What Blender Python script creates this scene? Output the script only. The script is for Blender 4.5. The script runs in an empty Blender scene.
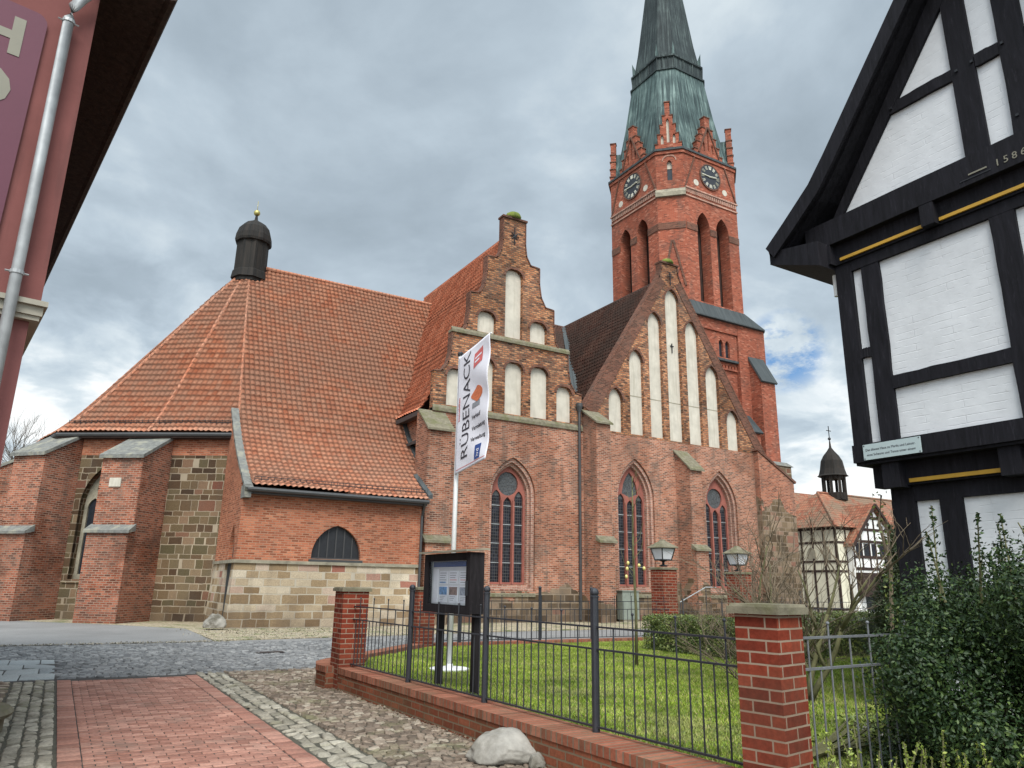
import bpy, math, random
import numpy as np
from mathutils import Vector, Matrix
from mathutils.geometry import tessellate_polygon
R = math.radians
rng = np.random.default_rng(7); random.seed(7)
SC = bpy.context.scene; COL = SC.collection

# ------------------------------------------------------------------ camera
cd = bpy.data.cameras.new('camera'); cam = bpy.data.objects.new('camera', cd); COL.objects.link(cam)
cd.sensor_width = 36; cd.lens = 36*740/1024; cd.clip_start = .05; cd.clip_end = 3000
F0 = Vector((.50754, .86163, 0)); R0 = Vector((.86163, -.50754, 0)); Z = Vector((0, 0, 1))
pit, rol = R(15.2), R(.95)
Fv = F0*math.cos(pit)+Z*math.sin(pit); Uv = Z*math.cos(pit)-F0*math.sin(pit)
Rv = R0*math.cos(rol)+Uv*math.sin(rol); Uv = -R0*math.sin(rol)+Uv*math.cos(rol)
cam.matrix_world = Matrix(((Rv.x, Uv.x, -Fv.x, -5.268), (Rv.y, Uv.y, -Fv.y, -27.75), (Rv.z, Uv.z, -Fv.z, 1.6), (0, 0, 0, 1)))
SC.camera = cam

# ------------------------------------------------------------------ light and exposure
SUN_DIR = Vector((-.36, -.74, .95)).normalized()            # towards the sun
sl = bpy.data.lights.new('sun', 'SUN'); sl.energy = 2.4; sl.angle = R(28); sl.color = (1, .965, .91)
sun = bpy.data.objects.new('sun', sl); COL.objects.link(sun); sun.rotation_euler = (-SUN_DIR).to_track_quat('-Z', 'Y').to_euler()
SC.view_settings.view_transform = 'Standard'; SC.view_settings.look = 'None'
SC.view_settings.gamma = 1; SC.view_settings.exposure = .5
SC.cycles.use_denoising = True
SC.cycles.max_bounces = 6; SC.cycles.diffuse_bounces = 3; SC.cycles.glossy_bounces = 2

class G:
    """small node-tree helper"""
    def __init__(s, tree): s.t = tree
    def n(s, typ, ins=None, **props):
        nd = s.t.nodes.new(typ)
        for k, v in props.items(): setattr(nd, k, v)
        for k, v in (ins or {}).items():
            sk = nd.inputs[k]
            if isinstance(v, bpy.types.NodeSocket): s.t.links.new(v, sk)
            else:
                if hasattr(sk.default_value, '__len__') and not hasattr(v, '__len__'): v = [v]*len(sk.default_value)
                if hasattr(v, '__len__') and len(sk.default_value) == 4 and len(v) == 3: v = (*v, 1)
                sk.default_value = v
        return nd
    def m(s, op, a, b=0., c=0., clamp=False): 
        nd = s.n('ShaderNodeMath', {0: a, 1: b, 2: c}, operation=op); nd.use_clamp = clamp; return nd.outputs[0]
    def mix(s, f, a, b, blend='MIX'):
        nd = s.t.nodes.new('ShaderNodeMix'); nd.data_type = 'RGBA'; nd.blend_type = blend
        for i, v in ((0, f), (6, a), (7, b)):
            if isinstance(v, bpy.types.NodeSocket): s.t.links.new(v, nd.inputs[i])
            else: nd.inputs[i].default_value = (*v, 1) if hasattr(v, '__len__') and len(v) == 3 else v
        return nd.outputs[2]
    def ramp(s, f, stops, const=False):
        nd = s.n('ShaderNodeValToRGB', {0: f}); cr = nd.color_ramp
        if const: cr.interpolation = 'CONSTANT'
        while len(cr.elements) < len(stops): cr.elements.new(.5)
        for e, (p, c) in zip(cr.elements, stops):
            e.position = p; e.color = (*c, 1) if len(c) == 3 else c
        return nd.outputs[0]
    def noise(s, vec, scale, detail=4, rough=.55, dist=0):
        return s.n('ShaderNodeTexNoise', {'Vector': vec, 'Scale': scale, 'Detail': detail, 'Roughness': rough, 'Distortion': dist}).outputs[0]
    def sep(s, v): return s.n('ShaderNodeSeparateXYZ', {0: v}).outputs
    def comb(s, x, y, z=0.): return s.n('ShaderNodeCombineXYZ', {0: x, 1: y, 2: z}).outputs[0]
    def mapr(s, f, a, b, c=0., d=1.):
        return s.n('ShaderNodeMapRange', {0: f, 1: a, 2: b, 3: c, 4: d}).outputs[0]

w = bpy.data.worlds.new('World'); SC.world = w; w.use_nodes = True
g = G(w.node_tree); w.node_tree.nodes.clear()
sky = g.n('ShaderNodeTexSky', sky_type='NISHITA', sun_disc=False, sun_elevation=math.asin(SUN_DIR.z), sun_rotation=math.atan2(SUN_DIR.x, SUN_DIR.y))
skyc = g.mix(1., sky.outputs[0], (.105, .105, .105), 'MULTIPLY')
dv = g.n('ShaderNodeTexCoord').outputs['Generated']
sx = g.sep(dv)
hz = g.m('ADD', g.m('MAXIMUM', sx[2], 0.), .28)
pv = g.comb(g.m('DIVIDE', sx[0], hz), g.m('DIVIDE', sx[1], hz), 2.3)
n1 = g.noise(pv, 1.5, 8, .54, .5); n2 = g.noise(pv, 4.0, 6, .57, .3); n3 = g.noise(pv, .7, 3, .5)
cl = g.m('ADD', g.m('MULTIPLY', n1, .62), g.m('ADD', g.m('MULTIPLY', n2, .2), g.m('MULTIPLY', n3, .18)))
# brighter towards the horizon
cl = g.m('ADD', cl, g.mapr(sx[2], .03, .40, .15, .005))
ndv = g.n('ShaderNodeVectorMath', {0: dv}, operation='NORMALIZE').outputs[0]
for dirn, lo_, am_ in (((-.03, .975, .17), .94, .042), ((.80, .58, .14), .95, .045)):   # thin bright breaks in the cloud
    dd_ = g.n('ShaderNodeVectorMath', {0: ndv, 1: Vector(dirn).normalized()}, operation='DOT_PRODUCT').outputs['Value']
    cl = g.m('ADD', cl, g.m('MULTIPLY', g.mapr(dd_, lo_, 1., 0., am_*2), g.mapr(n2, .38, .58)))
cloud = g.ramp(cl, [(.36, (.27, .325, .37)), (.45, (.335, .40, .455)), (.52, (.415, .49, .55)), (.59, (.56, .63, .67)), (.68, (.88, .895, .885))])
hole_d = Vector((.7503, .5938, .2904)).normalized()
dot = g.n('ShaderNodeVectorMath', {0: g.n('ShaderNodeVectorMath', {0: dv}, operation='NORMALIZE').outputs[0], 1: hole_d}, operation='DOT_PRODUCT').outputs['Value']
hole = g.m('MULTIPLY', g.mapr(dot, .9984, .9996), g.mapr(g.noise(pv, 9, 6, .65), .40, .55), clamp=True)
blue = g.mix(.6, skyc, (.10, .27, .56))
colr = g.mix(hole, cloud, blue)
colr = g.mix(g.mapr(sx[2], -.05, .0), (.2, .2, .19), colr)
mixed = g.mix(.93, skyc, colr)
sdot = g.n('ShaderNodeVectorMath', {0: g.n('ShaderNodeVectorMath', {0: dv}, operation='NORMALIZE').outputs[0], 1: SUN_DIR}, operation='DOT_PRODUCT').outputs['Value']
glow = g.n('ShaderNodeMapRange', {0: sdot, 1: .30, 2: 1., 3: 0., 4: 1.7}, interpolation_type='SMOOTHSTEP').outputs[0]   # unseen bright lobe round the sun, added to light facades and ground
zen = g.mapr(sx[2], .72, 1., 0., 1.0)  # extra zenith brightness above the view, added for more light from overhead
bg = g.n('ShaderNodeBackground', {0: mixed, 1: g.m('MULTIPLY', .92, g.m('ADD', 1., g.m('ADD', glow, zen)))})
wo = g.n('ShaderNodeOutputWorld', {0: bg.outputs[0]})

# ------------------------------------------------------------------ materials
def pbr(name):
    m = bpy.data.materials.new(name); m.use_nodes = True
    g = G(m.node_tree); m.node_tree.nodes.clear()
    b = g.n('ShaderNodeBsdfPrincipled'); o = g.n('ShaderNodeOutputMaterial', {0: b.outputs[0]})
    return m, g, b
def setb(g, b, **kw):
    for k, v in kw.items():
        k = {'col': 'Base Color', 'rough': 'Roughness', 'metal': 'Metallic', 'nrm': 'Normal', 'spec': 'Specular IOR Level'}[k]
        if isinstance(v, bpy.types.NodeSocket): g.t.links.new(v, b.inputs[k])
        else: b.inputs[k].default_value = (*v, 1) if hasattr(v, '__len__') and len(v) == 3 else v
def uvn(g): return g.n('ShaderNodeUVMap').outputs[0]
def posn(g): return g.n('ShaderNodeNewGeometry').outputs['Position']

def simple(name, col, rough=.6, metal=0., var=.15, scale=6., bump=.15, bdist=.004, spec=.5):
    m, g, b = pbr(name); p = posn(g)
    n = g.noise(p, scale, 6, .6)
    c = g.mix(g.mapr(n, .3, .7), tuple(x*(1-var) for x in col), tuple(min(1, x*(1+var)) for x in col))
    bp = g.n('ShaderNodeBump', {'Strength': bump, 'Distance': bdist, 'Height': g.noise(p, scale*12, 4)})
    setb(g, b, col=c, rough=rough, metal=metal, nrm=bp.outputs[0], spec=spec)
    return m

def brickmat(name, stops, mortar, bw=.25, bh=.083, ms=.014, low=None, patch=None, dirt=(.10, .085, .07), dirt_amt=.45, wob=.01, bump=.7, rough=.9, msmooth=.1, off=.5, big=.22, pscale=.35, irr=0., lowz=.9):
    m, g, b = pbr(name); uv = uvn(g); p = posn(g)
    nz = g.n('ShaderNodeTexNoise', {'Vector': p, 'Scale': 3.5, 'Detail': 2.}).outputs[1]
    du = g.n('ShaderNodeVectorMath', {0: nz, 1: (.5, .5, .5)}, operation='SUBTRACT').outputs[0]
    du = g.n('ShaderNodeVectorMath', {0: du, 3: wob*2}, operation='SCALE').outputs[0]
    uvw0 = g.n('ShaderNodeVectorMath', {0: uv, 1: du}, operation='ADD').outputs[0]
    def irreg(v, amt, bh):
        q = g.sep(v); vy = g.m('ADD', q[1], g.m('MULTIPLY', g.m('SUBTRACT', g.noise(g.comb(0., g.m('MULTIPLY', q[1], 1.)), 1.15/bh*.45, 1.), .5), bh*1.7*amt))
        row = g.m('FLOOR', g.m('DIVIDE', vy, bh))
        ux = g.m('ADD', q[0], g.m('MULTIPLY', g.m('SUBTRACT', g.noise(g.comb(g.m('MULTIPLY', q[0], 1.), g.m('MULTIPLY', row, 7.3)), 1.3, 2.), .5), 1.1*amt))
        return g.comb(ux, vy)
    def pat(bw, bh, ms, stops, mortar):
        uvw = irreg(uvw0, irr or 1., bh) if (irr or .2 < bh < 1) else uvw0
        br = g.n('ShaderNodeTexBrick', {'Vector': uvw, 'Color1': (0, 0, 0), 'Color2': (1, 1, 1), 'Mortar': (.5, .5, .5), 'Scale': 1., 'Mortar Size': ms, 'Mortar Smooth': msmooth, 'Bias': 0., 'Brick Width': bw, 'Row Height': bh}, offset=off)
        c = g.ramp(br.outputs[0], stops)
        fine = g.noise(p, 28, 3, .6)
        c = g.mix(1., c, g.ramp(fine, [(.3, (.78, .78, .78)), (.7, (1.18, 1.18, 1.18))]), 'MULTIPLY')
        c = g.mix(br.outputs[1], c, mortar)
        return c, br.outputs[1]
    c, f = pat(bw, bh, ms, stops, mortar)
    zz = g.sep(p)[2]
    if low:   # (z, stops, mortar, bw, bh, ms): another masonry below z, ragged edge
        c2, f2 = pat(low[3], low[4], low[5], low[1], low[2])
        edge = g.m('ADD', zz, g.mapr(g.noise(p, .55, 3), .3, .7, -1., 1.))
        k = g.mapr(edge, low[0]+.03, low[0]-.03)
        c = g.mix(k, c, c2); f = g.m('ADD', g.m('MULTIPLY', f, g.m('SUBTRACT', 1., k)), g.m('MULTIPLY', f2, k))
    if patch:
        k = g.mapr(g.noise(p, pscale, 5, .6, .5), .52, .60)
        c = g.mix(g.m('MULTIPLY', k, .75), c, g.mix(1., c, patch, 'MULTIPLY'))
    k = g.mapr(g.noise(p, .8, 6, .62, .4), .5, .72)
    c = g.mix(g.m('MULTIPLY', k, dirt_amt), c, dirt)
    lowd = g.mapr(g.m('ADD', zz, g.mapr(g.noise(p, 1.2, 4), .3, .7, -.5, .5)), lowz, lowz*.35)
    c = g.mix(g.m('MULTIPLY', lowd, .42), c, g.mix(.5, dirt, g.mix(1., c, (.5, .38, .36), 'MULTIPLY')))
    stk = g.mapr(g.noise(g.n('ShaderNodeMapping', {0: p, 3: (2.6, 2.6, .22)}).outputs[0], 1., 5, .6), .54, .70)
    c = g.mix(g.m('MULTIPLY', stk, dirt_amt*.8), c, dirt)
    c = g.mix(1., c, g.ramp(g.noise(p, .23, 2), [(.3, (1-big,)*3), (.7, (1+big,)*3)]), 'MULTIPLY')
    h = g.m('SUBTRACT', g.m('MULTIPLY', g.noise(p, 35, 3), .35), f)
    bp = g.n('ShaderNodeBump', {'Strength': bump, 'Distance': .012, 'Height': h})
    setb(g, b, col=c, rough=rough, nrm=bp.outputs[0], spec=.06)
    return m

def tilemat(name, stops, old, old_lo, old_hi, tw=.22, th=.33, line=.0, clean_u=None):
    m, g, b = pbr(name); uv = uvn(g); p = posn(g); s = g.sep(uv)
    a = g.m('DIVIDE', s[0], tw); c_ = g.m('DIVIDE', s[1], th)
    cell = g.comb(g.m('FLOOR', g.m('ADD', a, .5)), g.m('FLOOR', c_))
    wn = g.n('ShaderNodeTexWhiteNoise', {'Vector': cell}, noise_dimensions='2D').outputs[0]
    c = g.ramp(wn, stops)
    n = g.noise(p, .38, 5, .6, .6)
    kk = g.mapr(g.m('ADD', g.m('ADD', g.m('MULTIPLY', g.m('ADD', n, .5), .5), g.m('MULTIPLY', wn, .10)), g.mapr(g.noise(p, 5, 3), 0, 1, -.06, .06)), old_lo, old_hi)
    c = g.mix(kk, c, old)
    c = g.mix(1., c, g.ramp(g.noise(p, 14, 4), [(.3, (.8, .8, .8)), (.7, (1.2, 1.2, 1.2))]), 'MULTIPLY')
    fv = g.m('FRACT', c_); lap_shade = g.mapr(fv, .62, .9); trough = g.mapr(g.m('ABSOLUTE', g.m('SUBTRACT', g.m('FRACT', a), .5)), .16, .03)
    c = g.mix(g.m('MULTIPLY', g.m('MAXIMUM', lap_shade, trough), .54), c, (.055, .035, .028))  # shade of the row gaps painted into the tile colour, plus trough dirt
    lich = g.mapr(g.noise(p, 9, 4, .7), .63, .7)
    c = g.mix(g.m('MULTIPLY', lich, .35), c, (.26, .24, .18))
    bp = g.n('ShaderNodeBump', {'Strength': .3, 'Distance': .01, 'Height': g.noise(p, 30, 3)})
    setb(g, b, col=c, rough=.8, nrm=bp.outputs[0], spec=.12)
    return m

def seammat(name, stops, pitch=.5, streak=9., rough=.55, bump=.6, metal=.0):
    m, g, b = pbr(name); uv = uvn(g); s = g.sep(uv); p = posn(g)
    st = g.noise(g.comb(g.m('MULTIPLY', s[0], streak*.35), g.m('MULTIPLY', s[1], .22)), 1.6, 6, .65)
    st = g.m('ADD', g.m('MULTIPLY', st, .7), g.m('MULTIPLY', g.noise(p, .5, 3), .3))
    c = g.ramp(st, stops)
    fr = g.m('ABSOLUTE', g.m('SUBTRACT', g.m('FRACT', g.m('DIVIDE', s[0], pitch)), .5))
    seam = g.mapr(fr, .45, .485)
    c = g.mix(g.m('MULTIPLY', seam, .35), c, (.03, .035, .035))
    bp = g.n('ShaderNodeBump', {'Strength': bump, 'Distance': .03, 'Height': g.m('ADD', seam, g.m('MULTIPLY', g.noise(p, 6, 3), .3))})
    setb(g, b, col=c, rough=.7, nrm=bp.outputs[0], metal=metal, spec=.15)
    return m

RED3 = [(0., (.13, .042, .026)), (.25, (.25, .075, .042)), (.6, (.36, .115, .062)), (1., (.46, .17, .095))]
M = {}
M['brick_choir'] = brickmat('old_red_brick', [(0., (.13, .052, .034)), (.18, (.19, .06, .034)), (.55, (.31, .095, .052)), (1., (.43, .16, .092))], (.34, .23, .17), patch=(.56, .48, .44), dirt_amt=.55, lowz=1.1)
M['brick_chapel'] = brickmat('orange_red_brick', [(0., (.20, .065, .035)), (.3, (.31, .095, .05)), (.7, (.41, .135, .072)), (1., (.49, .19, .105))], (.36, .20, .13), dirt_amt=.22, patch=(1.15, 1.2, 1.2))
STN = [(0., (.07, .048, .03)), (.3, (.125, .087, .052)), (.6, (.19, .135, .085)), (.85, (.26, .19, .13)), (1., (.22, .10, .07))]
M['brick_facade'] = brickmat('weathered_facade_brick', [(0., (.12, .06, .045)), (.2, (.21, .075, .045)), (.55, (.33, .12, .068)), (1., (.45, .20, .125))], (.36, .25, .185), patch=(.70, .62, .58), dirt_amt=.62,
    low=(1.25, STN, (.25, .195, .14), .62, .30, .025))
M['brick_gable'] = brickmat('rough_gable_brick', [(0., (.055, .03, .022)), (.3, (.22, .08, .042)), (.55, (.40, .155, .072)), (1., (.54, .26, .13))], (.19, .12, .08), bw=.27, bh=.105, ms=.022, wob=.035, bump=1., dirt_amt=.55, patch=(.6, .58, .55))
M['brick_tower'] = brickmat('tower_red_brick', [(0., (.15, .045, .03)), (.3, (.30, .075, .043)), (.8, (.37, .10, .056)), (1., (.50, .20, .13))], (.28, .12, .08), dirt_amt=.38, big=.12, patch=(.8, .78, .78))
M['brick_dark'] = brickmat('dark_coping_brick', [(0., (.07, .035, .027)), (.5, (.14, .058, .04)), (1., (.21, .09, .06))], (.15, .09, .065), bw=.24, bh=.08)
M['brick_jamb'] = brickmat('window_jamb_brick', [(0., (.22, .10, .07)), (.5, (.36, .16, .11)), (1., (.46, .24, .17))], (.42, .33, .27), bw=.25, bh=.09, dirt_amt=.35)
M['sandstone'] = brickmat('mixed_sandstone_blocks', [(0., (.045, .028, .018)), (.2, (.095, .06, .036)), (.42, (.145, .10, .057)), (.62, (.085, .07, .038)), (.82, (.21, .15, .092)), (1., (.15, .062, .042))], (.32, .265, .19), bw=.46, bh=.29, ms=.017, wob=.03, dirt_amt=.3, off=.37)
M['sandstone_pale'] = brickmat('pale_sandstone_blocks', [(0., (.17, .11, .06)), (.3, (.29, .21, .125)), (.6, (.42, .34, .235)), (.85, (.50, .43, .33)), (1., (.26, .105, .075))], (.42, .37, .29), bw=.56, bh=.28, ms=.018, wob=.03, dirt_amt=.3, off=.41)
M['brick_fence'] = brickmat('smooth_red_brick', [(0., (.12, .024, .015)), (.5, (.185, .036, .020)), (1., (.25, .056, .030))], (.29, .22, .16), bw=.25, bh=.075, ms=.0065, wob=.003, dirt=(.09, .06, .04), dirt_amt=.35, big=.12, bump=.5)
M['brick_lowwall'] = brickmat('low_wall_red_brick', [(0., (.17, .042, .024)), (.5, (.25, .066, .036)), (1., (.33, .10, .055))], (.22, .16, .11), bw=.25, bh=.08, ms=.009, wob=.004, dirt=(.10, .09, .05), dirt_amt=.4, big=.1)
M['brick_rowlock'] = brickmat('rowlock_red_brick', [(0., (.21, .055, .032)), (.5, (.31, .09, .052)), (1., (.42, .15, .095))], (.20, .15, .11), bw=.083, bh=3., ms=.009, wob=.004, dirt=(.16, .14, .09), dirt_amt=.4, off=0.)
M['stone_trim'] = simple('grey_sandstone', (.25, .225, .165), .9, var=.35, scale=3, bump=.5, bdist=.01)
M['mossy_stone'] = None
def mossy(name, base, moss, lo, hi):
    m, g, b = pbr(name); p = posn(g)
    c = g.mix(g.mapr(g.noise(p, 7, 5), .3, .7), tuple(x*.7 for x in base), tuple(x*1.2 for x in base))
    c = g.mix(g.mapr(g.noise(p, 2.3, 6, .65), lo, hi), c, moss)
    bp = g.n('ShaderNodeBump', {'Strength': .6, 'Distance': .015, 'Height': g.noise(p, 18, 5)})
    setb(g, b, col=c, rough=.95, nrm=bp.outputs[0], spec=.2); return m
M['mossy_stone'] = mossy('mossy_stone_slab', (.185, .165, .115), (.115, .115, .05), .48, .72)
M['slate_slab'] = mossy('grey_stone_coping', (.17, .17, .155), (.25, .24, .19), .5, .62)
M['moss'] = mossy('green_moss', (.10, .13, .03), (.16, .19, .04), .4, .6)
M['granite'] = mossy('pale_granite_boulder', (.30, .28, .245), (.12, .108, .085), .44, .66)
def plasterm(name, col, dk, amt=.6):
    m, g, b = pbr(name); p = posn(g)
    st = g.noise(g.n('ShaderNodeMapping', {0: p, 3: (5, 5, .45)}).outputs[0], 1., 6, .62)
    c = g.mix(g.mapr(g.noise(p, 2.1, 5), .3, .7), tuple(x*.86 for x in col), tuple(x*1.1 for x in col))
    c = g.mix(g.m('MULTIPLY', g.mapr(st, .5, .7), amt), c, dk)
    bp = g.n('ShaderNodeBump', {'Strength': .3, 'Distance': .006, 'Height': g.noise(p, 16, 4)})
    setb(g, b, col=c, rough=.9, nrm=bp.outputs[0], spec=.2); return m
M['pink_plaster'] = plasterm('dusty_red_plaster', (.195, .074, .066), (.11, .05, .046), .7)
M['niche_plaster'] = plasterm('cream_niche_plaster', (.52, .48, .40), (.30, .265, .20), .5)
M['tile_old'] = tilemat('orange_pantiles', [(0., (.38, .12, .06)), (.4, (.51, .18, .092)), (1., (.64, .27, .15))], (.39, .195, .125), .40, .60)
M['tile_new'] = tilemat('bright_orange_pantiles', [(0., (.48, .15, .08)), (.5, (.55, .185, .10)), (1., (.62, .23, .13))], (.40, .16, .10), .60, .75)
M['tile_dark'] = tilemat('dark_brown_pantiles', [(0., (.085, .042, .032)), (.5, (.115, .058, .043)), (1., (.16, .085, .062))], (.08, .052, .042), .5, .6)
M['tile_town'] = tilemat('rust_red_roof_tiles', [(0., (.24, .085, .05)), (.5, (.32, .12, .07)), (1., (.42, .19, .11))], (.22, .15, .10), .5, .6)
M['copper'] = seammat('green_copper_sheet', [(.36, (.022, .034, .034)), (.46, (.045, .068, .067)), (.54, (.085, .125, .118)), (.66, (.26, .34, .31))], .5, streak=16.)
M['copper_dark'] = seammat('dark_spire_sheet', [(.38, (.018, .023, .024)), (.52, (.036, .047, .047)), (.68, (.11, .14, .13))], .5, streak=16.)
M['lead'] = seammat('grey_lead_sheet', [(.3, (.035, .042, .044)), (.7, (.085, .095, .095))], .45)
M['lead_dark'] = seammat('dark_lead_sheet', [(.3, (.012, .0115, .011)), (.5, (.024, .021, .018)), (.7, (.048, .037, .030))], .35)
M['iron'] = simple('black_iron', (.022, .023, .026), .5, .3)
M['fence_paint'] = simple('anthracite_fence_paint', (.022, .024, .030), .5, var=.2, scale=9)
M['fence_grey'] = simple('weathered_grey_fence_paint', (.13, .135, .14), .5, var=.25, scale=9)
M['gutter'] = simple('dark_gutter', (.045, .045, .045), .5)
M['zinc'] = simple('zinc_pipe', (.33, .34, .34), .5, .3, var=.25, scale=5)
M['wood_black'] = None
def woodm(name, col, stretch=(1, 1, 10)):
    m, g, b = pbr(name); p = posn(g); uv = uvn(g)
    q = g.n('ShaderNodeMapping', {0: p, 3: (14, 14, 2.)}).outputs[0]
    n = g.noise(q, 1., 6, .65, .6)
    c = g.mix(g.mapr(n, .3, .75), tuple(x*.6 for x in col), tuple(x*1.9 for x in col))
    c = g.mix(g.m('MULTIPLY', g.mapr(g.noise(q, 2.2, 4, .7), .58, .70), .5), c, tuple(x*3.2+.006 for x in col))
    bp = g.n('ShaderNodeBump', {'Strength': .6, 'Distance': .008, 'Height': n})
    setb(g, b, col=c, rough=.8, nrm=bp.outputs[0], spec=.2); return m
M['wood_black'] = woodm('black_painted_timber', (.0085, .008, .0105))
M['wood_dark'] = woodm('dark_brown_timber', (.035, .022, .018))
M['wood_board'] = woodm('black_brown_board_frame', (.012, .010, .011))
M['door_grey'] = woodm('grey_black_door', (.035, .037, .038))
M['ochre'] = simple('ochre_yellow_paint', (.50, .28, .03), .6, var=.1)
def whitebrick():
    m, g, b = pbr('white_painted_brick'); uv = uvn(g); p = posn(g)
    nz = g.noise(p, 2.2, 3)
    uvw = g.n('ShaderNodeVectorMath', {0: uv, 1: g.comb(0., g.m('MULTIPLY', nz, .03))}, operation='ADD').outputs[0]
    br = g.n('ShaderNodeTexBrick', {'Vector': uvw, 'Color1': (0, 0, 0), 'Color2': (1, 1, 1), 'Mortar': (.5, .5, .5), 'Scale': 1., 'Mortar Size': .006, 'Mortar Smooth': .5, 'Brick Width': .9, 'Row Height': .088})
    k = g.m('MULTIPLY', br.outputs[1], g.mapr(g.noise(p, 5, 3), .45, .6))
    n = g.noise(p, 9, 5)
    c = g.mix(g.mapr(g.noise(p, 3, 6, .7), .35, .7), (.60, .61, .62), (.69, .70, .71))
    c = g.mix(g.m('MULTIPLY', g.mapr(g.noise(p, 26, 3), .68, .75), .3), c, (.45, .44, .40))
    bp = g.n('ShaderNodeBump', {'Strength': .5, 'Distance': .010, 'Height': g.m('SUBTRACT', g.m('MULTIPLY', n, .6), k)})
    setb(g, b, col=c, rough=.75, nrm=bp.outputs[0], spec=.3); return m
M['white_brick'] = whitebrick()
M['white_plaster'] = simple('white_plaster', (.74, .73, .69), .85, var=.07, scale=2)
M['cream_plaster'] = simple('cream_plaster', (.62, .58, .44), .85, var=.1, scale=2)
M['pink_plaster_low'] = simple('darker_red_plaster', (.185, .066, .06), .9, var=.14, scale=1.3, bump=.5, bdist=.004)
M['cornice_grey'] = simple('beige_grey_cornice', (.32, .295, .235), .8, var=.2, scale=3)
M['plum'] = simple('plum_sign_enamel', (.105, .020, .040), .6, var=.06, scale=2)
M['sign_cream'] = simple('faded_cream_lettering', (.21, .195, .145), .5, var=.05)
M['white_metal'] = simple('white_painted_metal', (.75, .75, .73), .4, var=.05)
M['flag_cloth'] = simple('white_flag_cloth', (.78, .77, .82), .8, var=.04, bump=.1)
M['ink'] = simple('dark_flag_print', (.035, .03, .04), .7, var=.05)
M['ink_red'] = simple('red_flag_print', (.60, .13, .12), .7, var=.05)
M['ink_orange'] = simple('orange_flag_print', (.60, .16, .06), .7, var=.15, scale=30)
M['ink_blue'] = simple('blue_flag_print', (.03, .07, .25), .7, var=.05)
M['ink_grey'] = simple('grey_print', (.25, .26, .28), .7, var=.2, scale=40)
M['paper'] = simple('white_paper', (.78, .80, .82), .7, var=.05)
M['board_back'] = simple('pale_board_backing', (.66, .68, .68), .7, var=.06)
M['photo_blue'] = simple('blue_photo_print', (.12, .26, .46), .5, var=.5, scale=26)
M['photo_brown'] = simple('brown_photo_print', (.24, .16, .13), .5, var=.5, scale=26)
M['photo_grey'] = simple('grey_photo_print', (.30, .33, .38), .5, var=.5, scale=26)
M['egg'] = simple('pale_yellow_plastic', (.72, .62, .22), .35, var=.2, scale=20)
M['gold'] = simple('tarnished_gilt', (.42, .36, .12), .4, .7)
M['clock_face'] = simple('black_clock_face', (.018, .02, .026), .45)
M['clock_gold'] = simple('pale_gold_numerals', (.62, .60, .48), .45)
M['cab_green'] = simple('grey_green_cabinet_paint', (.20, .225, .19), .6)
def glassm(name='leaded_window_glass', pitch=(.115, .14), col=(.005, .0055, .008), lead=(.085, .08, .076), lw=.12):
    m, g, b = pbr(name); uv = uvn(g); s = g.sep(uv); p = posn(g)
    fx = g.m('ABSOLUTE', g.m('SUBTRACT', g.m('FRACT', g.m('DIVIDE', s[0], pitch[0])), .5))
    fy = g.m('ABSOLUTE', g.m('SUBTRACT', g.m('FRACT', g.m('DIVIDE', s[1], pitch[1])), .5))
    k = g.m('GREATER_THAN', g.m('MAXIMUM', fx, fy), .5-lw/2)
    cell = g.comb(g.m('FLOOR', g.m('DIVIDE', s[0], pitch[0])), g.m('FLOOR', g.m('DIVIDE', s[1], pitch[1])))
    wn = g.n('ShaderNodeTexWhiteNoise', {'Vector': cell}, noise_dimensions='2D')
    c = g.mix(k, g.mix(wn.outputs[0], col, tuple(x*4 for x in col)), lead)
    bp = g.n('ShaderNodeBump', {'Strength': .25, 'Distance': .02, 'Height': g.m('ADD', wn.outputs[0], g.noise(p, 7, 2))})
    setb(g, b, col=c, rough=g.m('ADD', g.m('MULTIPLY', k, .4), .25), nrm=bp.outputs[0], spec=.22); return m
M['glass'] = glassm()
M['glass_fine'] = glassm('rosette_window_glass', (.07, .07), (.02, .022, .024), (.11, .11, .105), .22)
M['pane'] = simple('dark_window_pane', (.02, .024, .03), .12, var=.2)
M['tracery'] = simple('red_terracotta_tracery', (.27, .09, .065), .85, var=.2, scale=3, bump=.4)
M['lamp_glass'] = simple('milky_lamp_glass', (.66, .66, .68), .3, var=.05)
M['showcase_glass'] = None
m_, g_, b_ = pbr('clear_showcase_glass'); b_.inputs['Transmission Weight'].default_value = 1; setb(g_, b_, col=(.95, .97, 1), rough=.02); b_.inputs['IOR'].default_value = 1.1
M['showcase_glass'] = m_

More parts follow.
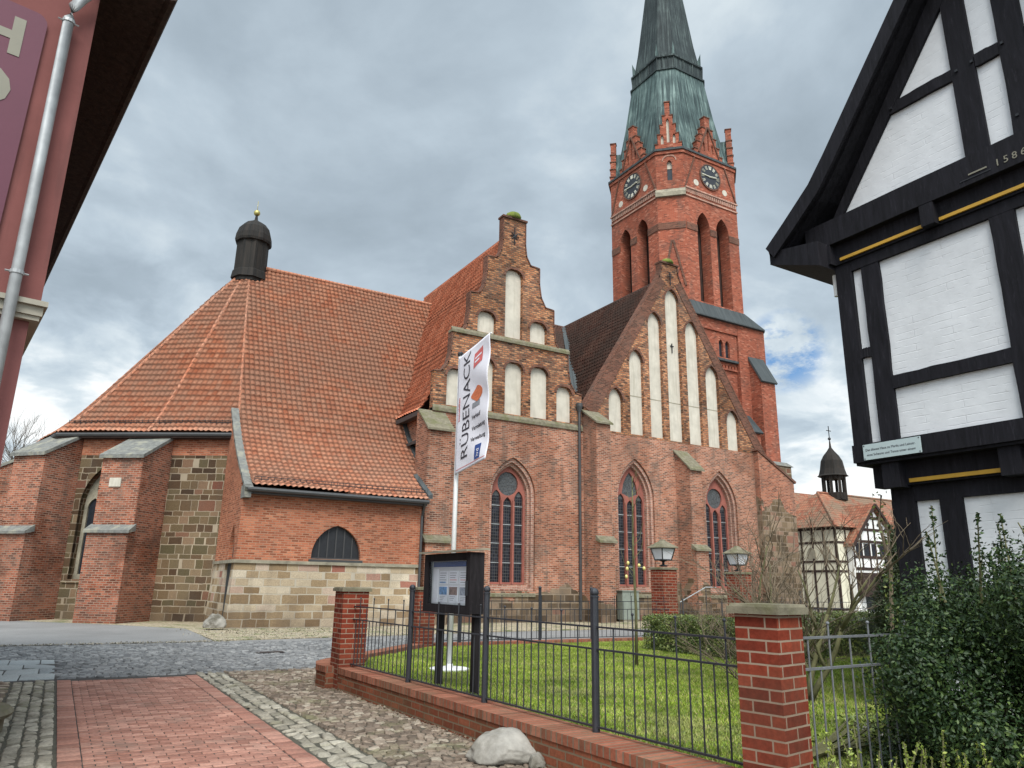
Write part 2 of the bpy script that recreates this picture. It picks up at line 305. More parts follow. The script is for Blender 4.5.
def stonemat(name, stops, rough=.85, bump=.6, moss=None):
    m, g, b = pbr(name); p = posn(g)
    rnd = g.n('ShaderNodeNewGeometry').outputs['Random Per Island']
    c = g.ramp(rnd, stops)
    c = g.mix(1., c, g.ramp(g.noise(p, 30, 5, .7), [(.3, (.7, .7, .7)), (.7, (1.25, 1.25, 1.25))]), 'MULTIPLY')
    c = g.mix(1., c, g.ramp(g.noise(p, .6, 4, .6), [(.3, (.78, .78, .78)), (.7, (1.15, 1.15, 1.15))]), 'MULTIPLY')
    if moss: c = g.mix(g.m('MULTIPLY', g.mapr(g.noise(p, 1.4, 5, .7), .52, .66), .6), c, moss)
    bp = g.n('ShaderNodeBump', {'Strength': bump, 'Distance': .006, 'Height': g.noise(p, 40, 4)})
    setb(g, b, col=c, rough=rough, nrm=bp.outputs[0], spec=.3); return m
M['setts_blue'] = stonemat('blue_grey_basalt_setts', [(0., (.11, .11, .11)), (.5, (.175, .175, .172)), (1., (.26, .255, .245))], rough=.75)
M['setts_brown'] = stonemat('brown_granite_setts', [(0., (.095, .072, .052)), (.4, (.165, .122, .09)), (.75, (.235, .18, .135)), (1., (.33, .28, .215))], moss=(.13, .13, .06))
M['setts_pale'] = stonemat('pale_beige_setts', [(0., (.19, .17, .13)), (.5, (.28, .25, .195)), (1., (.38, .345, .275))], moss=(.20, .19, .12))
M['pavers_red'] = stonemat('red_clay_pavers', [(0., (.25, .115, .083)), (.5, (.34, .165, .12)), (1., (.44, .235, .175))], rough=.85, bump=.4, moss=(.20, .13, .10))
M['slabs'] = stonemat('grey_paving_slabs', [(0., (.24, .26, .26)), (1., (.34, .36, .35))])
M['joint'] = simple('sandy_paving_joint', (.06, .055, .038), .95, var=.3, scale=14)
M['joint_dark'] = simple('dark_paving_joint', (.04, .036, .032), .95, var=.3, scale=14)
def asphaltm():
    m, g, b = pbr('worn_grey_asphalt'); p = posn(g)
    c = g.ramp(g.noise(p, 60, 4, .8), [(.35, (.145, .143, .138)), (.65, (.265, .26, .25))])
    c = g.mix(1., c, g.ramp(g.noise(p, .35, 5, .6), [(.3, (.75, .75, .75)), (.7, (1.15, 1.15, 1.15))]), 'MULTIPLY')
    bp = g.n('ShaderNodeBump', {'Strength': .4, 'Distance': .006, 'Height': g.noise(p, 90, 3)})
    setb(g, b, col=c, rough=.75, nrm=bp.outputs[0]); return m
M['asphalt'] = asphaltm()
def gravelm():
    m, g, b = pbr('tan_gravel'); p = posn(g)
    v = g.n('ShaderNodeTexVoronoi', {'Vector': p, 'Scale': 26.})
    c = g.ramp(g.sep(v.outputs[1])[0], [(0., (.20, .16, .10)), (.5, (.34, .28, .19)), (1., (.50, .43, .31))])
    c = g.mix(g.mapr(g.noise(p, 1.3, 6, .7), .5, .62), c, (.13, .15, .05))
    bp = g.n('ShaderNodeBump', {'Strength': 1., 'Distance': .02, 'Height': v.outputs[0]})
    setb(g, b, col=c, rough=.95, nrm=bp.outputs[0]); return m
M['gravel'] = gravelm()
M['soil'] = simple('lawn_soil', (.085, .10, .03), .95, var=.5, scale=3)
M['earth'] = simple('brown_bed_soil', (.07, .055, .04), .95, var=.4, scale=6)
def leafm(name, stops, rough=.5, trans=.0, spec=.5, big=.25, dead=None):
    m, g, b = pbr(name); p = posn(g)
    rnd = g.n('ShaderNodeNewGeometry').outputs['Random Per Island']
    c = g.ramp(rnd, stops)
    c = g.mix(1., c, g.ramp(g.noise(p, 1.3, 4), [(.3, (1-big, 1-big, 1-big)), (.7, (1+big, 1+big*.7, 1+big)) ]), 'MULTIPLY')
    if dead: c = g.mix(g.m('MULTIPLY', g.mapr(g.noise(p, .9, 5, .65), .52, .66), .6), c, dead)
    setb(g, b, col=c, rough=rough, spec=spec); return m
M['grass'] = leafm('lawn_grass_blades', [(0., (.11, .19, .015)), (.5, (.20, .31, .03)), (.8, (.29, .38, .05)), (.92, (.38, .37, .13)), (1., (.34, .26, .13))], .6, spec=.2, big=.45, dead=(.34, .33, .13))
M['holly'] = leafm('glossy_holly_leaves', [(0., (.010, .026, .008)), (.6, (.022, .046, .012)), (.9, (.045, .08, .018)), (1., (.10, .15, .04))], .48, spec=.3)
M['hedge'] = leafm('clipped_hedge_leaves', [(0., (.05, .08, .018)), (.5, (.11, .16, .03)), (1., (.22, .25, .06))], .5)
M['conifer'] = leafm('dark_conifer_sprays', [(0., (.02, .035, .01)), (.5, (.04, .06, .015)), (1., (.07, .09, .025))], .6)
M['limeleaf'] = leafm('yellow_green_leaves', [(0., (.13, .19, .03)), (.5, (.23, .30, .05)), (1., (.36, .42, .09))], .45)
M['bark_green'] = simple('mossy_bark', (.12, .115, .05), .9, var=.4, scale=6)
M['twig'] = simple('brown_twigs', (.15, .115, .075), .9, var=.35, scale=5)
M['twig_grey'] = simple('grey_bare_branches', (.16, .14, .12), .9, var=.3, scale=5)

# ------------------------------------------------------------------ mesh builder
def frame(o, a, n):
    """plane frame: (s, z, d) -> point; a = horizontal direction, n = outward normal"""
    o, a, n = Vector(o), Vector(a).normalized(), Vector(n).normalized()
    return lambda s, z, d=0.: o+a*s+n*d+Vector((0, 0, z))
class MB:
    def __init__(s): s.v = []; s.f = []; s.sm = False; s.mi = []; s.cur = 0
    def add(s, vs, fs):
        k = len(s.v); s.v += [tuple(p) for p in vs]; s.f += [tuple(i+k for i in f) for f in fs]; s.mi += [s.cur]*len(fs); return s
    def box(s, x0, x1, y0, y1, z0, z1):
        return s.hexa([(x0, y0, z0), (x1, y0, z0), (x1, y1, z0), (x0, y1, z0), (x0, y0, z1), (x1, y0, z1), (x1, y1, z1), (x0, y1, z1)])
    def hexa(s, p): return s.add(p, [(0, 3, 2, 1), (4, 5, 6, 7), (0, 1, 5, 4), (1, 2, 6, 5), (2, 3, 7, 6), (3, 0, 4, 7)])
    def fbox(s, fr, s0, s1, z0, z1, d0, d1):
        return s.hexa([fr(s0, z0, d1), fr(s1, z0, d1), fr(s1, z0, d0), fr(s0, z0, d0), fr(s0, z1, d1), fr(s1, z1, d1), fr(s1, z1, d0), fr(s0, z1, d0)])
    def rbox(s, cx, cy, w, d, z0, z1, rot=0., taper=1.):
        c, q = math.cos(rot), math.sin(rot); P = []
        for z, k in ((z0, 1.), (z1, taper)):
            for a, b in ((-1, -1), (1, -1), (1, 1), (-1, 1)):
                x, y = a*w/2*k, b*d/2*k; P.append((cx+x*c-y*q, cy+x*q+y*c, z))
        return s.hexa(P)
    def prism(s, fr, outer, d0, d1, holes=()):
        loops = [list(outer)]+[list(h) for h in holes]
        flat = [p for l in loops for p in l]
        tris = tessellate_polygon([[Vector((p[0], p[1], 0)) for p in l] for l in loops])
        n = len(flat)
        vs = [fr(p[0], p[1], d1) for p in flat]+[fr(p[0], p[1], d0) for p in flat]
        fs = []
        for t in tris:
            a, b, c = [flat[i] for i in t]
            if (b[0]-a[0])*(c[1]-a[1])-(b[1]-a[1])*(c[0]-a[0]) < 0: t = (t[0], t[2], t[1])
            fs.append(tuple(t)); fs.append(tuple(i+n for i in reversed(t)))
        k = 0
        for li, l in enumerate(loops):
            ar = sum(l[i][0]*l[(i+1) % len(l)][1]-l[(i+1) % len(l)][0]*l[i][1] for i in range(len(l)))
            m = len(l)
            for i in range(m):
                j = (i+1) % m; q = (k+i, k+i+n, k+j+n, k+j)
                if (ar > 0) == (li == 0): fs.append(q)
                else: fs.append(q[::-1])
            k += m
        return s.add(vs, fs)
    def vprism(s, poly, z0, z1, cap=True):
        n = len(poly); vs = [(p[0], p[1], z0) for p in poly]+[(p[0], p[1], z1) for p in poly]
        fs = [(i, (i+1) % n, (i+1) % n+n, i+n) for i in range(n)]
        if cap: fs += [tuple(range(n, 2*n)), tuple(range(n-1, -1, -1))]
        return s.add(vs, fs)
    def loft(s, rings, cap=True, close=True):
        n = len(rings[0]); vs = [p for r in rings for p in r]; fs = []
        for k in range(len(rings)-1):
            for i in range(n if close else n-1):
                j = (i+1) % n; fs.append((k*n+i, k*n+j, (k+1)*n+j, (k+1)*n+i))
        if cap: fs += [tuple(range(n-1, -1, -1)), tuple(range((len(rings)-1)*n, len(rings)*n))]
        return s.add(vs, fs)
    def tube(s, pts, r, n=8, cap=True):
        pts = [Vector(p) for p in pts]; rs = r if hasattr(r, '__len__') else [r]*len(pts); rings = []
        up = Vector((0, 0, 1))
        for i, p in enumerate(pts):
            d = (pts[min(i+1, len(pts)-1)]-pts[max(i-1, 0)]).normalized()
            a = d.cross(up)
            if a.length < .05: a = d.cross(Vector((1, 0, 0)))
            a.normalize(); b = a.cross(d).normalized()
            rings.append([p+(a*math.cos(t)+b*math.sin(t))*rs[i] for t in [2*math.pi*k/n for k in range(n)]])
        return s.loft(rings, cap)
    def lathe(s, c, prof, n=16, cap=True):
        return s.loft([[(c[0]+r*math.cos(2*math.pi*k/n), c[1]+r*math.sin(2*math.pi*k/n), c[2]+z) for k in range(n)] for r, z in prof], cap)
    def ball(s, c, r, n=10, m=6, sq=1.):
        return s.lathe(c, [(max(1e-4, r*math.sin(math.pi*k/m)), -r*sq*math.cos(math.pi*k/m)) for k in range(m+1)], n)
    def islands(s):
        par = list(range(len(s.v)))
        def find(a):
            while par[a] != a: par[a] = par[par[a]]; a = par[a]
            return a
        for f in s.f:
            for i in f[1:]: par[find(i)] = find(f[0])
        out = {}
        for f in s.f:
            m, mp = out.setdefault(find(f[0]), (MB(), {}))
            m.f.append(tuple(mp.setdefault(i, len(mp)) for i in f)); m.mi.append(0)
        for m, mp in out.values():
            m.v = [None]*len(mp)
            for i, j in mp.items(): m.v[j] = s.v[i]
        return [m for m, _ in out.values()]
    def build(s, name, mat, parent=None, top='x', smooth=False, **tags):
        return mk(name, np.array(s.v, dtype=np.float64), s.f, mat, parent, top, smooth, mi=s.mi, **tags)

def auto_uv(me, top='x'):
    nl = len(me.loops); li = np.empty(nl, np.int32); me.loops.foreach_get('vertex_index', li)
    co = np.empty(len(me.vertices)*3); me.vertices.foreach_get('co', co); co = co.reshape(-1, 3)
    npoly = len(me.polygons); nr = np.empty(npoly*3); me.polygons.foreach_get('normal', nr); nr = nr.reshape(-1, 3)
    lt = np.empty(npoly, np.int32); me.polygons.foreach_get('loop_total', lt)
    N = np.repeat(nr, lt, axis=0); P = co[li]
    t = np.cross(np.array([0, 0, 1.]), N); ln = np.linalg.norm(t, axis=1)
    flat = np.abs(N[:, 2]) > .93; ax = np.array([1., 0, 0]) if top == 'x' else np.array([0, 1., 0])
    t = np.where(flat[:, None], ax, t/np.maximum(ln, 1e-6)[:, None]); b = np.cross(N, t)
    b = np.where((b[:, 2] < 0)[:, None], -b, b)
    uv = np.stack([(P*t).sum(1), (P*b).sum(1)], 1)
    l = me.uv_layers.new(name='UVMap'); l.data.foreach_set('uv', uv.ravel())
def tag(o, label=None, cat=None, group=None, kind=None):
    for k, v in (('label', label), ('category', cat), ('group', group), ('kind', kind)):
        if v: o[k] = v
    return o
def mk(name, v, f, mat, parent=None, top='x', smooth=False, uv=None, mi=None, **tags):
    me = bpy.data.meshes.new(name)
    if isinstance(f, np.ndarray):
        nv, nf, k = len(v), len(f), f.shape[1]
        me.vertices.add(nv); me.vertices.foreach_set('co', np.asarray(v, np.float32).ravel())
        me.loops.add(nf*k); me.loops.foreach_set('vertex_index', f.astype(np.int32).ravel())
        me.polygons.add(nf); me.polygons.foreach_set('loop_start', np.arange(0, nf*k, k, dtype=np.int32))
        me.update(calc_edges=True)
    else: me.from_pydata([tuple(p) for p in v], [], f)
    me.update()
    if uv is None: auto_uv(me, top)
    else:
        li = np.empty(len(me.loops), np.int32); me.loops.foreach_get('vertex_index', li)
        me.uv_layers.new(name='UVMap').data.foreach_set('uv', np.asarray(uv)[li].ravel())
    for m in (mat if isinstance(mat, (list, tuple)) else [mat]): me.materials.append(m)
    if mi is not None and isinstance(mat, (list, tuple)): me.polygons.foreach_set('material_index', mi)
    if smooth: me.polygons.foreach_set('use_smooth', [True]*len(me.polygons))
    o = bpy.data.objects.new(name, me); COL.objects.link(o)
    if parent:
        o.parent = parent; o.matrix_parent_inverse = Matrix.Translation(world_loc(parent)).inverted() if parent.type == 'EMPTY' else Matrix.Identity(4)
        if parent.type == 'EMPTY': pass
    tag(o, **tags); return o
def world_loc(o):
    p = Vector(o.location)
    return p
def thing(name, loc, label, cat, group=None, kind=None):
    o = bpy.data.objects.new(name, None); COL.objects.link(o); o.location = loc; o.empty_display_size = .2
    return tag(o, label, cat, group, kind)
def copy_thing(o, delta, label, parent=None):
    """copy a thing with its parts and sub-parts, moved by delta"""
    c = o.copy(); COL.objects.link(c)
    if parent is None: c.location = Vector(o.location)+Vector(delta); c['label'] = label
    else: c.parent = parent; c.matrix_parent_inverse = o.matrix_parent_inverse.copy()
    if parent is None and o.type == 'EMPTY': pass
    for ch in [x for x in COL.objects if x.parent == o]: copy_thing(ch, delta, None, c)
    return c

def arch(cx, w, z0, zs, zt, n=8):
    """pointed or round arch outline, counter-clockwise from lower left"""
    h = zt-zs; Rr = (w*w/4+h*h)/w; P = [(cx-w/2, z0), (cx+w/2, z0)]
    a1 = math.atan2(h, -(w/2-Rr)) if Rr > 0 else math.pi/2
    for k in range(n+1):
        a = a1*k/n; P.append((cx+(w/2-Rr)+Rr*math.cos(a), zs+Rr*math.sin(a)))
    for k in range(n-1, -1, -1):
        a = a1*k/n; P.append((cx-((w/2-Rr)+Rr*math.cos(a)), zs+Rr*math.sin(a)))
    return P
def ring(cx, w, zs, zt, t=.13, n=7):
    o, i = arch(cx, w+2*t, 0, zs, zt+t, n)[2:], arch(cx, w, 0, zs, zt, n)[2:]
    return o+i[::-1]
def circ(cx, cz, r, n=20): return [(cx+r*math.cos(2*math.pi*k/n), cz+r*math.sin(2*math.pi*k/n)) for k in range(n)]
def strip(mb, fr, pts, th, d0, d1):
    """coping laid on an outline: each edge gets a slab of thickness th outside it"""
    for (a, b), (c, d) in zip(pts[:-1], pts[1:]):
        L = math.hypot(c-a, d-b); 
        if L < 1e-4: continue
        ux, uz = (c-a)/L, (d-b)/L; nx, nz = -uz, ux
        e = th*.45
        p = [(a-ux*e, b-uz*e), (c+ux*e, d+uz*e), (c+ux*e+nx*th, d+uz*e+nz*th), (a-ux*e+nx*th, b-uz*e+nz*th)]
        mb.hexa([fr(*p[0], d1), fr(*p[1], d1), fr(*p[1], d0), fr(*p[0], d0), fr(*p[3], d1), fr(*p[2], d1), fr(*p[2], d0), fr(*p[3], d0)])
    return mb

def pantiles(name, o, a, inn, prof, mat, parent, tw=.22, th=.33, amp=.06, step=.065, ns=5):
    """real pantile relief. prof: list of (in, z, sL, sR); s runs along a, in along inn"""
    o, a, inn = Vector(o), Vector(a).normalized(), Vector(inn).normalized()
    P = np.array(prof, float)
    T = np.concatenate([[0], np.cumsum(np.hypot(np.diff(P[:, 0]), np.diff(P[:, 1])))])
    rows = []
    k = 0
    while k*th < T[-1]:
        t0, t1 = k*th, min((k+1)*th, T[-1]); rows.append((t0, step)); rows.append((t1-1e-3, 0.)); k += 1
    tt = np.array([r[0] for r in rows]); hh = np.array([r[1] for r in rows])
    I = np.interp(tt, T, P[:, 0]); Zz = np.interp(tt, T, P[:, 1]); SL = np.interp(tt, T, P[:, 2]); SR = np.interp(tt, T, P[:, 3])
    g0 = np.gradient(np.interp(tt, T, P[:, 0])); g1 = np.gradient(np.interp(tt, T, P[:, 1])); L = np.maximum(np.hypot(g0, g1), 1e-6)
    s0, s1 = SL.min(), SR.max(); c0 = math.floor(s0/tw*ns); c1 = math.ceil(s1/tw*ns)
    s = np.arange(c0, c1+1)*tw/ns
    S = np.clip(s[None, :], SL[:, None], SR[:, None])
    ph = S/tw*2*np.pi
    H = hh[:, None]+amp*(.5+.5*np.cos(ph)+.12*np.sin(2*ph))
    T2 = tt[:, None]; H = H+.03*np.sin(S*.9+T2*.6)+.022*np.sin(S*.43-T2*1.3+1.)
    rj = np.random.default_rng(5).normal(size=(400, 400))*.007; H = H+rj[(np.floor(S/tw+.5).astype(int)) % 400, np.broadcast_to(np.floor((T2+1e-4)/th).astype(int) % 400, S.shape)]
    # surface normal offset (pointing out and up)
    nin = -g1/L; nz = g0/L
    nin, nz = np.where(nz < 0, -nin, nin), np.abs(nz)
    av, iv, ov = np.array(a), np.array(inn), np.array(o)
    V = ov+S[..., None]*av+(I[:, None]+H*nin[:, None])[..., None]*iv+(Zz[:, None]+H*nz[:, None])[..., None]*np.array([0, 0, 1.])
    nr, nc = S.shape
    idx = np.arange(nr*nc).reshape(nr, nc)
    q = np.stack([idx[:-1, :-1], idx[:-1, 1:], idx[1:, 1:], idx[1:, :-1]], -1)
    ok = (S[:-1, 1:]-S[:-1, :-1] > 1e-5) | (S[1:, 1:]-S[1:, :-1] > 1e-5)
    f = q[ok]
    uv = np.stack([S, np.broadcast_to(tt[:, None], S.shape)], -1).reshape(-1, 2)
    ob = mk(name, V.reshape(-1, 3), f, mat, parent, uv=uv, smooth=False)
    return ob

def leaves(pts, nrm, size, jit=.5, aspect=.55, seed=1):
    """folded leaf quads at pts facing roughly nrm"""
    r = np.random.default_rng(seed); n = len(pts)
    nrm = nrm+r.normal(size=(n, 3))*jit; nrm /= np.linalg.norm(nrm, axis=1)[:, None]
    t = np.cross(nrm, r.normal(size=(n, 3))); t /= np.linalg.norm(t, axis=1)[:, None]; b = np.cross(nrm, t)
    s = size*(.65+.7*r.random((n, 1)))
    p0 = pts-t*s; p1 = pts+b*s*aspect+nrm*s*.18; p2 = pts+t*s; p3 = pts-b*s*aspect+nrm*s*.18
    V = np.stack([p0, p1, p2, p3], 1).reshape(-1, 3); i = np.arange(n)*4
    F = np.concatenate([np.stack([i, i+1, i+2], 1), np.stack([i, i+2, i+3], 1)])
    return V, F

def text(body, fr, s, z, size, mat, parent, d=.004, ext=.004, rot=0., name='lettering', warp=None, bold=0.):
    cu = bpy.data.curves.new('t', 'FONT'); cu.body = body; cu.size = size; cu.extrude = ext; cu.align_x = 'LEFT'; cu.offset = bold; cu.resolution_u = 3
    to = bpy.data.objects.new('t', cu); COL.objects.link(to)
    dg = bpy.context.evaluated_depsgraph_get(); me = bpy.data.meshes.new_from_object(to.evaluated_get(dg))
    vs = [v.co.copy() for v in me.vertices]; fs = [tuple(p.vertices) for p in me.polygons]
    bpy.data.objects.remove(to); c, q = math.cos(rot), math.sin(rot)
    out = [fr(s+v.x*c-v.y*q, z+v.x*q+v.y*c, d+v.z) for v in vs]
    return mk(name, np.array([tuple(p) for p in out]), fs, mat, parent)

# ================================================================== the ground
S_ = dict(kind='structure')
MB().box(-350, 350, -250, 450, -.3, -.02).build('ground', M['asphalt'], **S_)
def sheet(name, poly, z, mat, th=.02): return MB().vprism(poly, z-th, z).build(name, mat, **S_)
sheet('street_bed', [(-60, -13.1), (60, -13.1), (60, -5.9), (-60, -5.9)], -.006, M['joint_dark'])
sheet('path', [(-60, -5.9), (-1.4, -5.4), (-1.0, 6), (-6, 9), (-14, 20), (-60, 20)], .004, M['asphalt'])
sheet('gravel_verge', [(-1.3, -5.1), (3, -4.6), (9, -3.6), (30, -3.2), (30, 1.4), (7, 1.4), (0, .2), (0, 4.5), (-2.5, 6.5), (-6.5, 9.5), (-7.6, 9.3), (-6.4, 7.0), (-3.4, 3.6), (-1.3, .5)], .012, M['gravel'], .03)
MB().vprism([(-5.03, -25), (-2.92, -25), (-2.92, -13.1), (-5.03, -13.1)], -.02, -.002).build('pavement_bed', M['joint_dark'], **S_)
sheet('court_bed', [(-30, -60), (12, -60), (12, -12.6), (-2.2, -12.6), (-3, -13.1), (-30, -13.1)], -.006, M['joint'])
def setts(name, mat, x0, x1, y0, y1, dx, dy, gap=.008, z=.0, jit=.006, h=.014, rowaxis='x', clip=None, seed=0, bow=.0):
    """individual stones in courses; courses run along rowaxis"""
    r = np.random.default_rng(seed); C = []; 
    A0, A1, B0, B1 = (x0, x1, y0, y1) if rowaxis == 'x' else (y0, y1, x0, x1)
    da, db = (dx, dy) if rowaxis == 'x' else (dy, dx)
    nb = max(1, int(round((B1-B0)/db))); db = (B1-B0)/nb
    for j in range(nb):
        b = B0+j*db; a = A0-(j % 2)*da*.5-r.random()*da*(.25 if jit > .004 else 0)
        while a < A1:
            wa = da*(1+(r.random()-.5)*(.5 if jit > .004 else 0)); p0, p1 = max(a, A0), min(a+wa, A1)
            if p1-p0 > da*.25: C.append((p0, p1, b, b+db))
            a += wa
    C = np.array(C)
    if rowaxis == 'y': C = C[:, [2, 3, 0, 1]]
    cx, cy = (C[:, 0]+C[:, 1])/2, (C[:, 2]+C[:, 3])/2
    if clip is not None: k = clip(cx, cy); C, cx, cy = C[k], cx[k], cy[k]
    n = len(C); hx, hy = (C[:, 1]-C[:, 0])/2-gap/2, (C[:, 3]-C[:, 2])/2-gap/2
    off = r.normal(size=(n, 2))*jit*.5; cx, cy = cx+off[:, 0], cy+off[:, 1]
    if bow: cy = cy+bow*np.sin(cx*3.1+cy*.7)
    zt = z+h*.5+r.normal(size=n)*jit*.55; tilt = r.normal(size=(n, 2))*jit*1.2; ang = r.normal(size=n)*jit*4
    sg = np.array([(-1, -1), (1, -1), (1, 1), (-1, 1)]); V = []
    bev = min(.02, .12*min(dx, dy)) if jit > .004 else .003
    for lev, (ins, dz) in enumerate(((0, -h-.02), (0, -bev*.8), (bev, 0))):
        px = sg[None, :, 0]*(hx[:, None]-ins); py = sg[None, :, 1]*(hy[:, None]-ins)
        if jit > .004: px = px*(1+r.normal(size=(n, 4))*.03); py = py*(1+r.normal(size=(n, 4))*.03)
        c, q = np.cos(ang)[:, None], np.sin(ang)[:, None]
        zz = zt[:, None]+dz+tilt[:, :1]*sg[None, :, 0]+tilt[:, 1:]*sg[None, :, 1]
        V.append(np.stack([cx[:, None]+px*c-py*q, cy[:, None]+px*q+py*c, zz], -1))
    V = np.concatenate(V, 1).reshape(-1, 3); i = np.arange(n)[:, None]*12; F = []
    for lv in (0, 4):
        for k in range(4): F.append(np.concatenate([i+lv+k, i+lv+(k+1) % 4, i+lv+4+(k+1) % 4, i+lv+4+k], 1))
    F.append(np.concatenate([i+8, i+9, i+10, i+11], 1))
    return mk(name, V, np.concatenate(F), mat, kind='structure')
setts('street', M['setts_blue'], -11, 7.5, -12.9, -5.9, .14, .115, .012, jit=.006, seed=2, bow=.03, clip=lambda x, y: ~((x > -6.15) & (x < -5.03) & (y < -9.35) | (x > 1.2) & (y < -11.7)))
sheet('street_paving', [(7.5, -13.1), (60, -13.1), (60, -5.9), (7.5, -5.9)], .002, M['asphalt'])
setts('pavement_slabs', M['slabs'], -6.6, -5.05, -12.85, -9.4,   .52, .86, .02, z=-.004, jit=.0035, h=.012, seed=4)
setts('pavement', M['pavers_red'], -4.83, -3.12, -25, -13.25, .2, .1, .011, z=.0, jit=.0015, h=.01, seed=5)
setts('pavement_edge', M['pavers_red'], -5.03, -4.83, -25, -13.1, .2, .2, .010, z=.0, jit=.0015, h=.01, seed=6, rowaxis='y')
setts('pavement_edge', M['pavers_red'], -3.12, -2.92, -25, -13.1, .2, .2, .010, z=.0, jit=.0015, h=.01, seed=7, rowaxis='y')
setts('paving_strip', M['setts_pale'], -2.90, -2.45, -25, -12.7, .15, .21, .018, jit=.0075, seed=8, rowaxis='y')
setts('paving_strip', M['setts_pale'], -5.62, -5.05, -25, -13.1, .16, .12, .022, jit=.0075, seed=9, rowaxis='y')
setts('cobbled_pavement', M['setts_brown'], -2.43, 1.4, -25.5, -12.75,   .115, .09, .012, jit=.005, seed=10, bow=.03, clip=lambda x, y: (x < -1.1) | (y > -15.2) & (x < -.9+(y+15.5)*.86))
setts('cobbled_yard', M['setts_brown'], -10.5, -5.64, -25, -13.05, .16, .12, .016, jit=.0075, seed=11, rowaxis='y', clip=lambda x, y: x > -5.85-(y+20.6)*.25-.9)
# drain cover
dm = MB(); dm.rbox(-.79, -9.36, .62, .34, .0, .022)
tag(dm.build('drain_cover', M['iron']), 'flat iron drain cover set in the grey street setts', 'drain cover')

# the lawn inside the low wall
LAWN = [(-.86, -23.7), (3.0, -23.7), (11.5, -23.7), (11.5, -12.15), (2.0, -12.15), (-.15, -14.1), (-.86, -15.6)]
sheet('lawn_soil', LAWN, .265, M['soil'], .25)
MB().vprism([(-1.19, -24.5), (-1.0, -27), (8, -30), (9, -23.9), (-1.0, -23.9)], -.1, .1).build('planting_bed', M['earth'], **S_)
def inside(poly, x, y):
    c = np.zeros(len(x), bool); n = len(poly)
    for i in range(n):
        (x1, y1), (x2, y2) = poly[i], poly[(i+1) % n]
        k = ((y1 > y) != (y2 > y)) & (x < (x2-x1)*(y-y1)/((y2-y1) or 1e-9)+x1); c ^= k
    return c
def grass(name, n, size, seed):
    r = np.random.default_rng(seed); 
    x = -.86+12.3*r.random(n)**1.15; y = -23.7+11.5*r.random(n); k = inside(LAWN, x, y); x, y = x[k], y[k]; n = len(x)
    th = r.random(n)*6.283; lean = r.normal(size=(n, 2))*size*.55; h = size*(.45+.9*r.random(n)); wd = .0045+.004*r.random(n)
    b0 = np.stack([x-np.cos(th)*wd, y-np.sin(th)*wd, np.full(n, .262)], 1); b1 = np.stack([x+np.cos(th)*wd, y+np.sin(th)*wd, np.full(n, .262)], 1)
    tp = np.stack([x+lean[:, 0], y+lean[:, 1], .265+h], 1)
    V = np.stack([b0, b1, tp], 1).reshape(-1, 3); F = np.arange(n*3).reshape(-1, 3)
    return mk(name, V, F, M['grass'], kind='stuff', label='short bright green lawn grass inside the fenced plot', cat='grass')
grass('grass', 380000, .030, 3)

# ================================================================== the church
ch = thing('brick_church', (12, 8, 0), 'large red brick church with stepped gables, tall spire tower and orange tiled choir roof', 'church')
Y0 = 1.4
FS = frame((0, Y0, 0), (1, 0, 0), (0, -1, 0))        # facade plane, d positive = towards the viewer

# --- choir (polygonal, left)
PW = [(.5, 3.9), (-2.7, 6.1), (-5.8, 8.3), (-6.5, 12.1), (-3.6, 15.5), (.5, 16.3)]
CHO = PW+[(9, 16.3), (9, 3.9)]
cw = MB()
def edge_frame(p, q):
    p, q = Vector((*p, 0)), Vector((*q, 0)); a = (q-p).normalized(); n = Vector((a.y, -a.x, 0))
    return frame(p, a, n), (q-p).length
# facets seen from the street: frames run left -> right, normal outward
frA, LA = edge_frame(PW[1], PW[0]); frB, LB = edge_frame(PW[2], PW[1]); frC, LC = edge_frame(PW[3], PW[2])
cw.prism(frA, [(0, 0), (LA, 0), (LA, 6.55), (0, 6.55)], -.6, 0)
wb = arch(LB*.49, 1.5, 1.55, 4.5, 6.0)
cw.prism(frB, [(0, 0), (LB, 0), (LB, 6.55), (0, 6.55)], -.6, 0, [wb])
cw.prism(frC, [(0, 0), (LC, 0), (LC, 6.55), (0, 6.55)], -.6, 0)
for i in (3, 4, 5):
    f_, L_ = edge_frame(CHO[i+1], CHO[i]); cw.prism(f_, [(0, 0), (L_, 0), (L_, 6.55), (0, 6.55)], -.6, 0)
cwo = cw.build('choir_wall', M['sandstone'], ch)
fz = MB()
for i in range(6):
    f_, L_ = edge_frame(CHO[i+1], CHO[i]); fz.prism(f_, [(0, 6.55), (L_, 6.55), (L_, 7.75), (0, 7.75)], -.6, .012)
fz.build('brick_frieze', M['brick_chapel'], ch)
wo = MB().prism(frB, arch(LB*.49, 1.9, 1.4, 4.5, 6.3), -.1, .05, [wb]).build('window_surround', M['sandstone'], ch)
t_ = MB().prism(frB, arch(LB*.49, 1.52, 1.53, 4.5, 6.02), -.42, -.30, [arch(LB*.49-.34, .52, 1.75, 4.4, 4.8), arch(LB*.49+.34, .52, 1.75, 4.4, 4.8), circ(LB*.49, 5.2, .30)])
cwin = t_.build('choir_window', M['stone_trim'], ch)
MB().prism(frB, arch(LB*.49, 1.5, 1.55, 4.5, 6.0), -.40, -.38).build('pane', M['pane'], cwin)

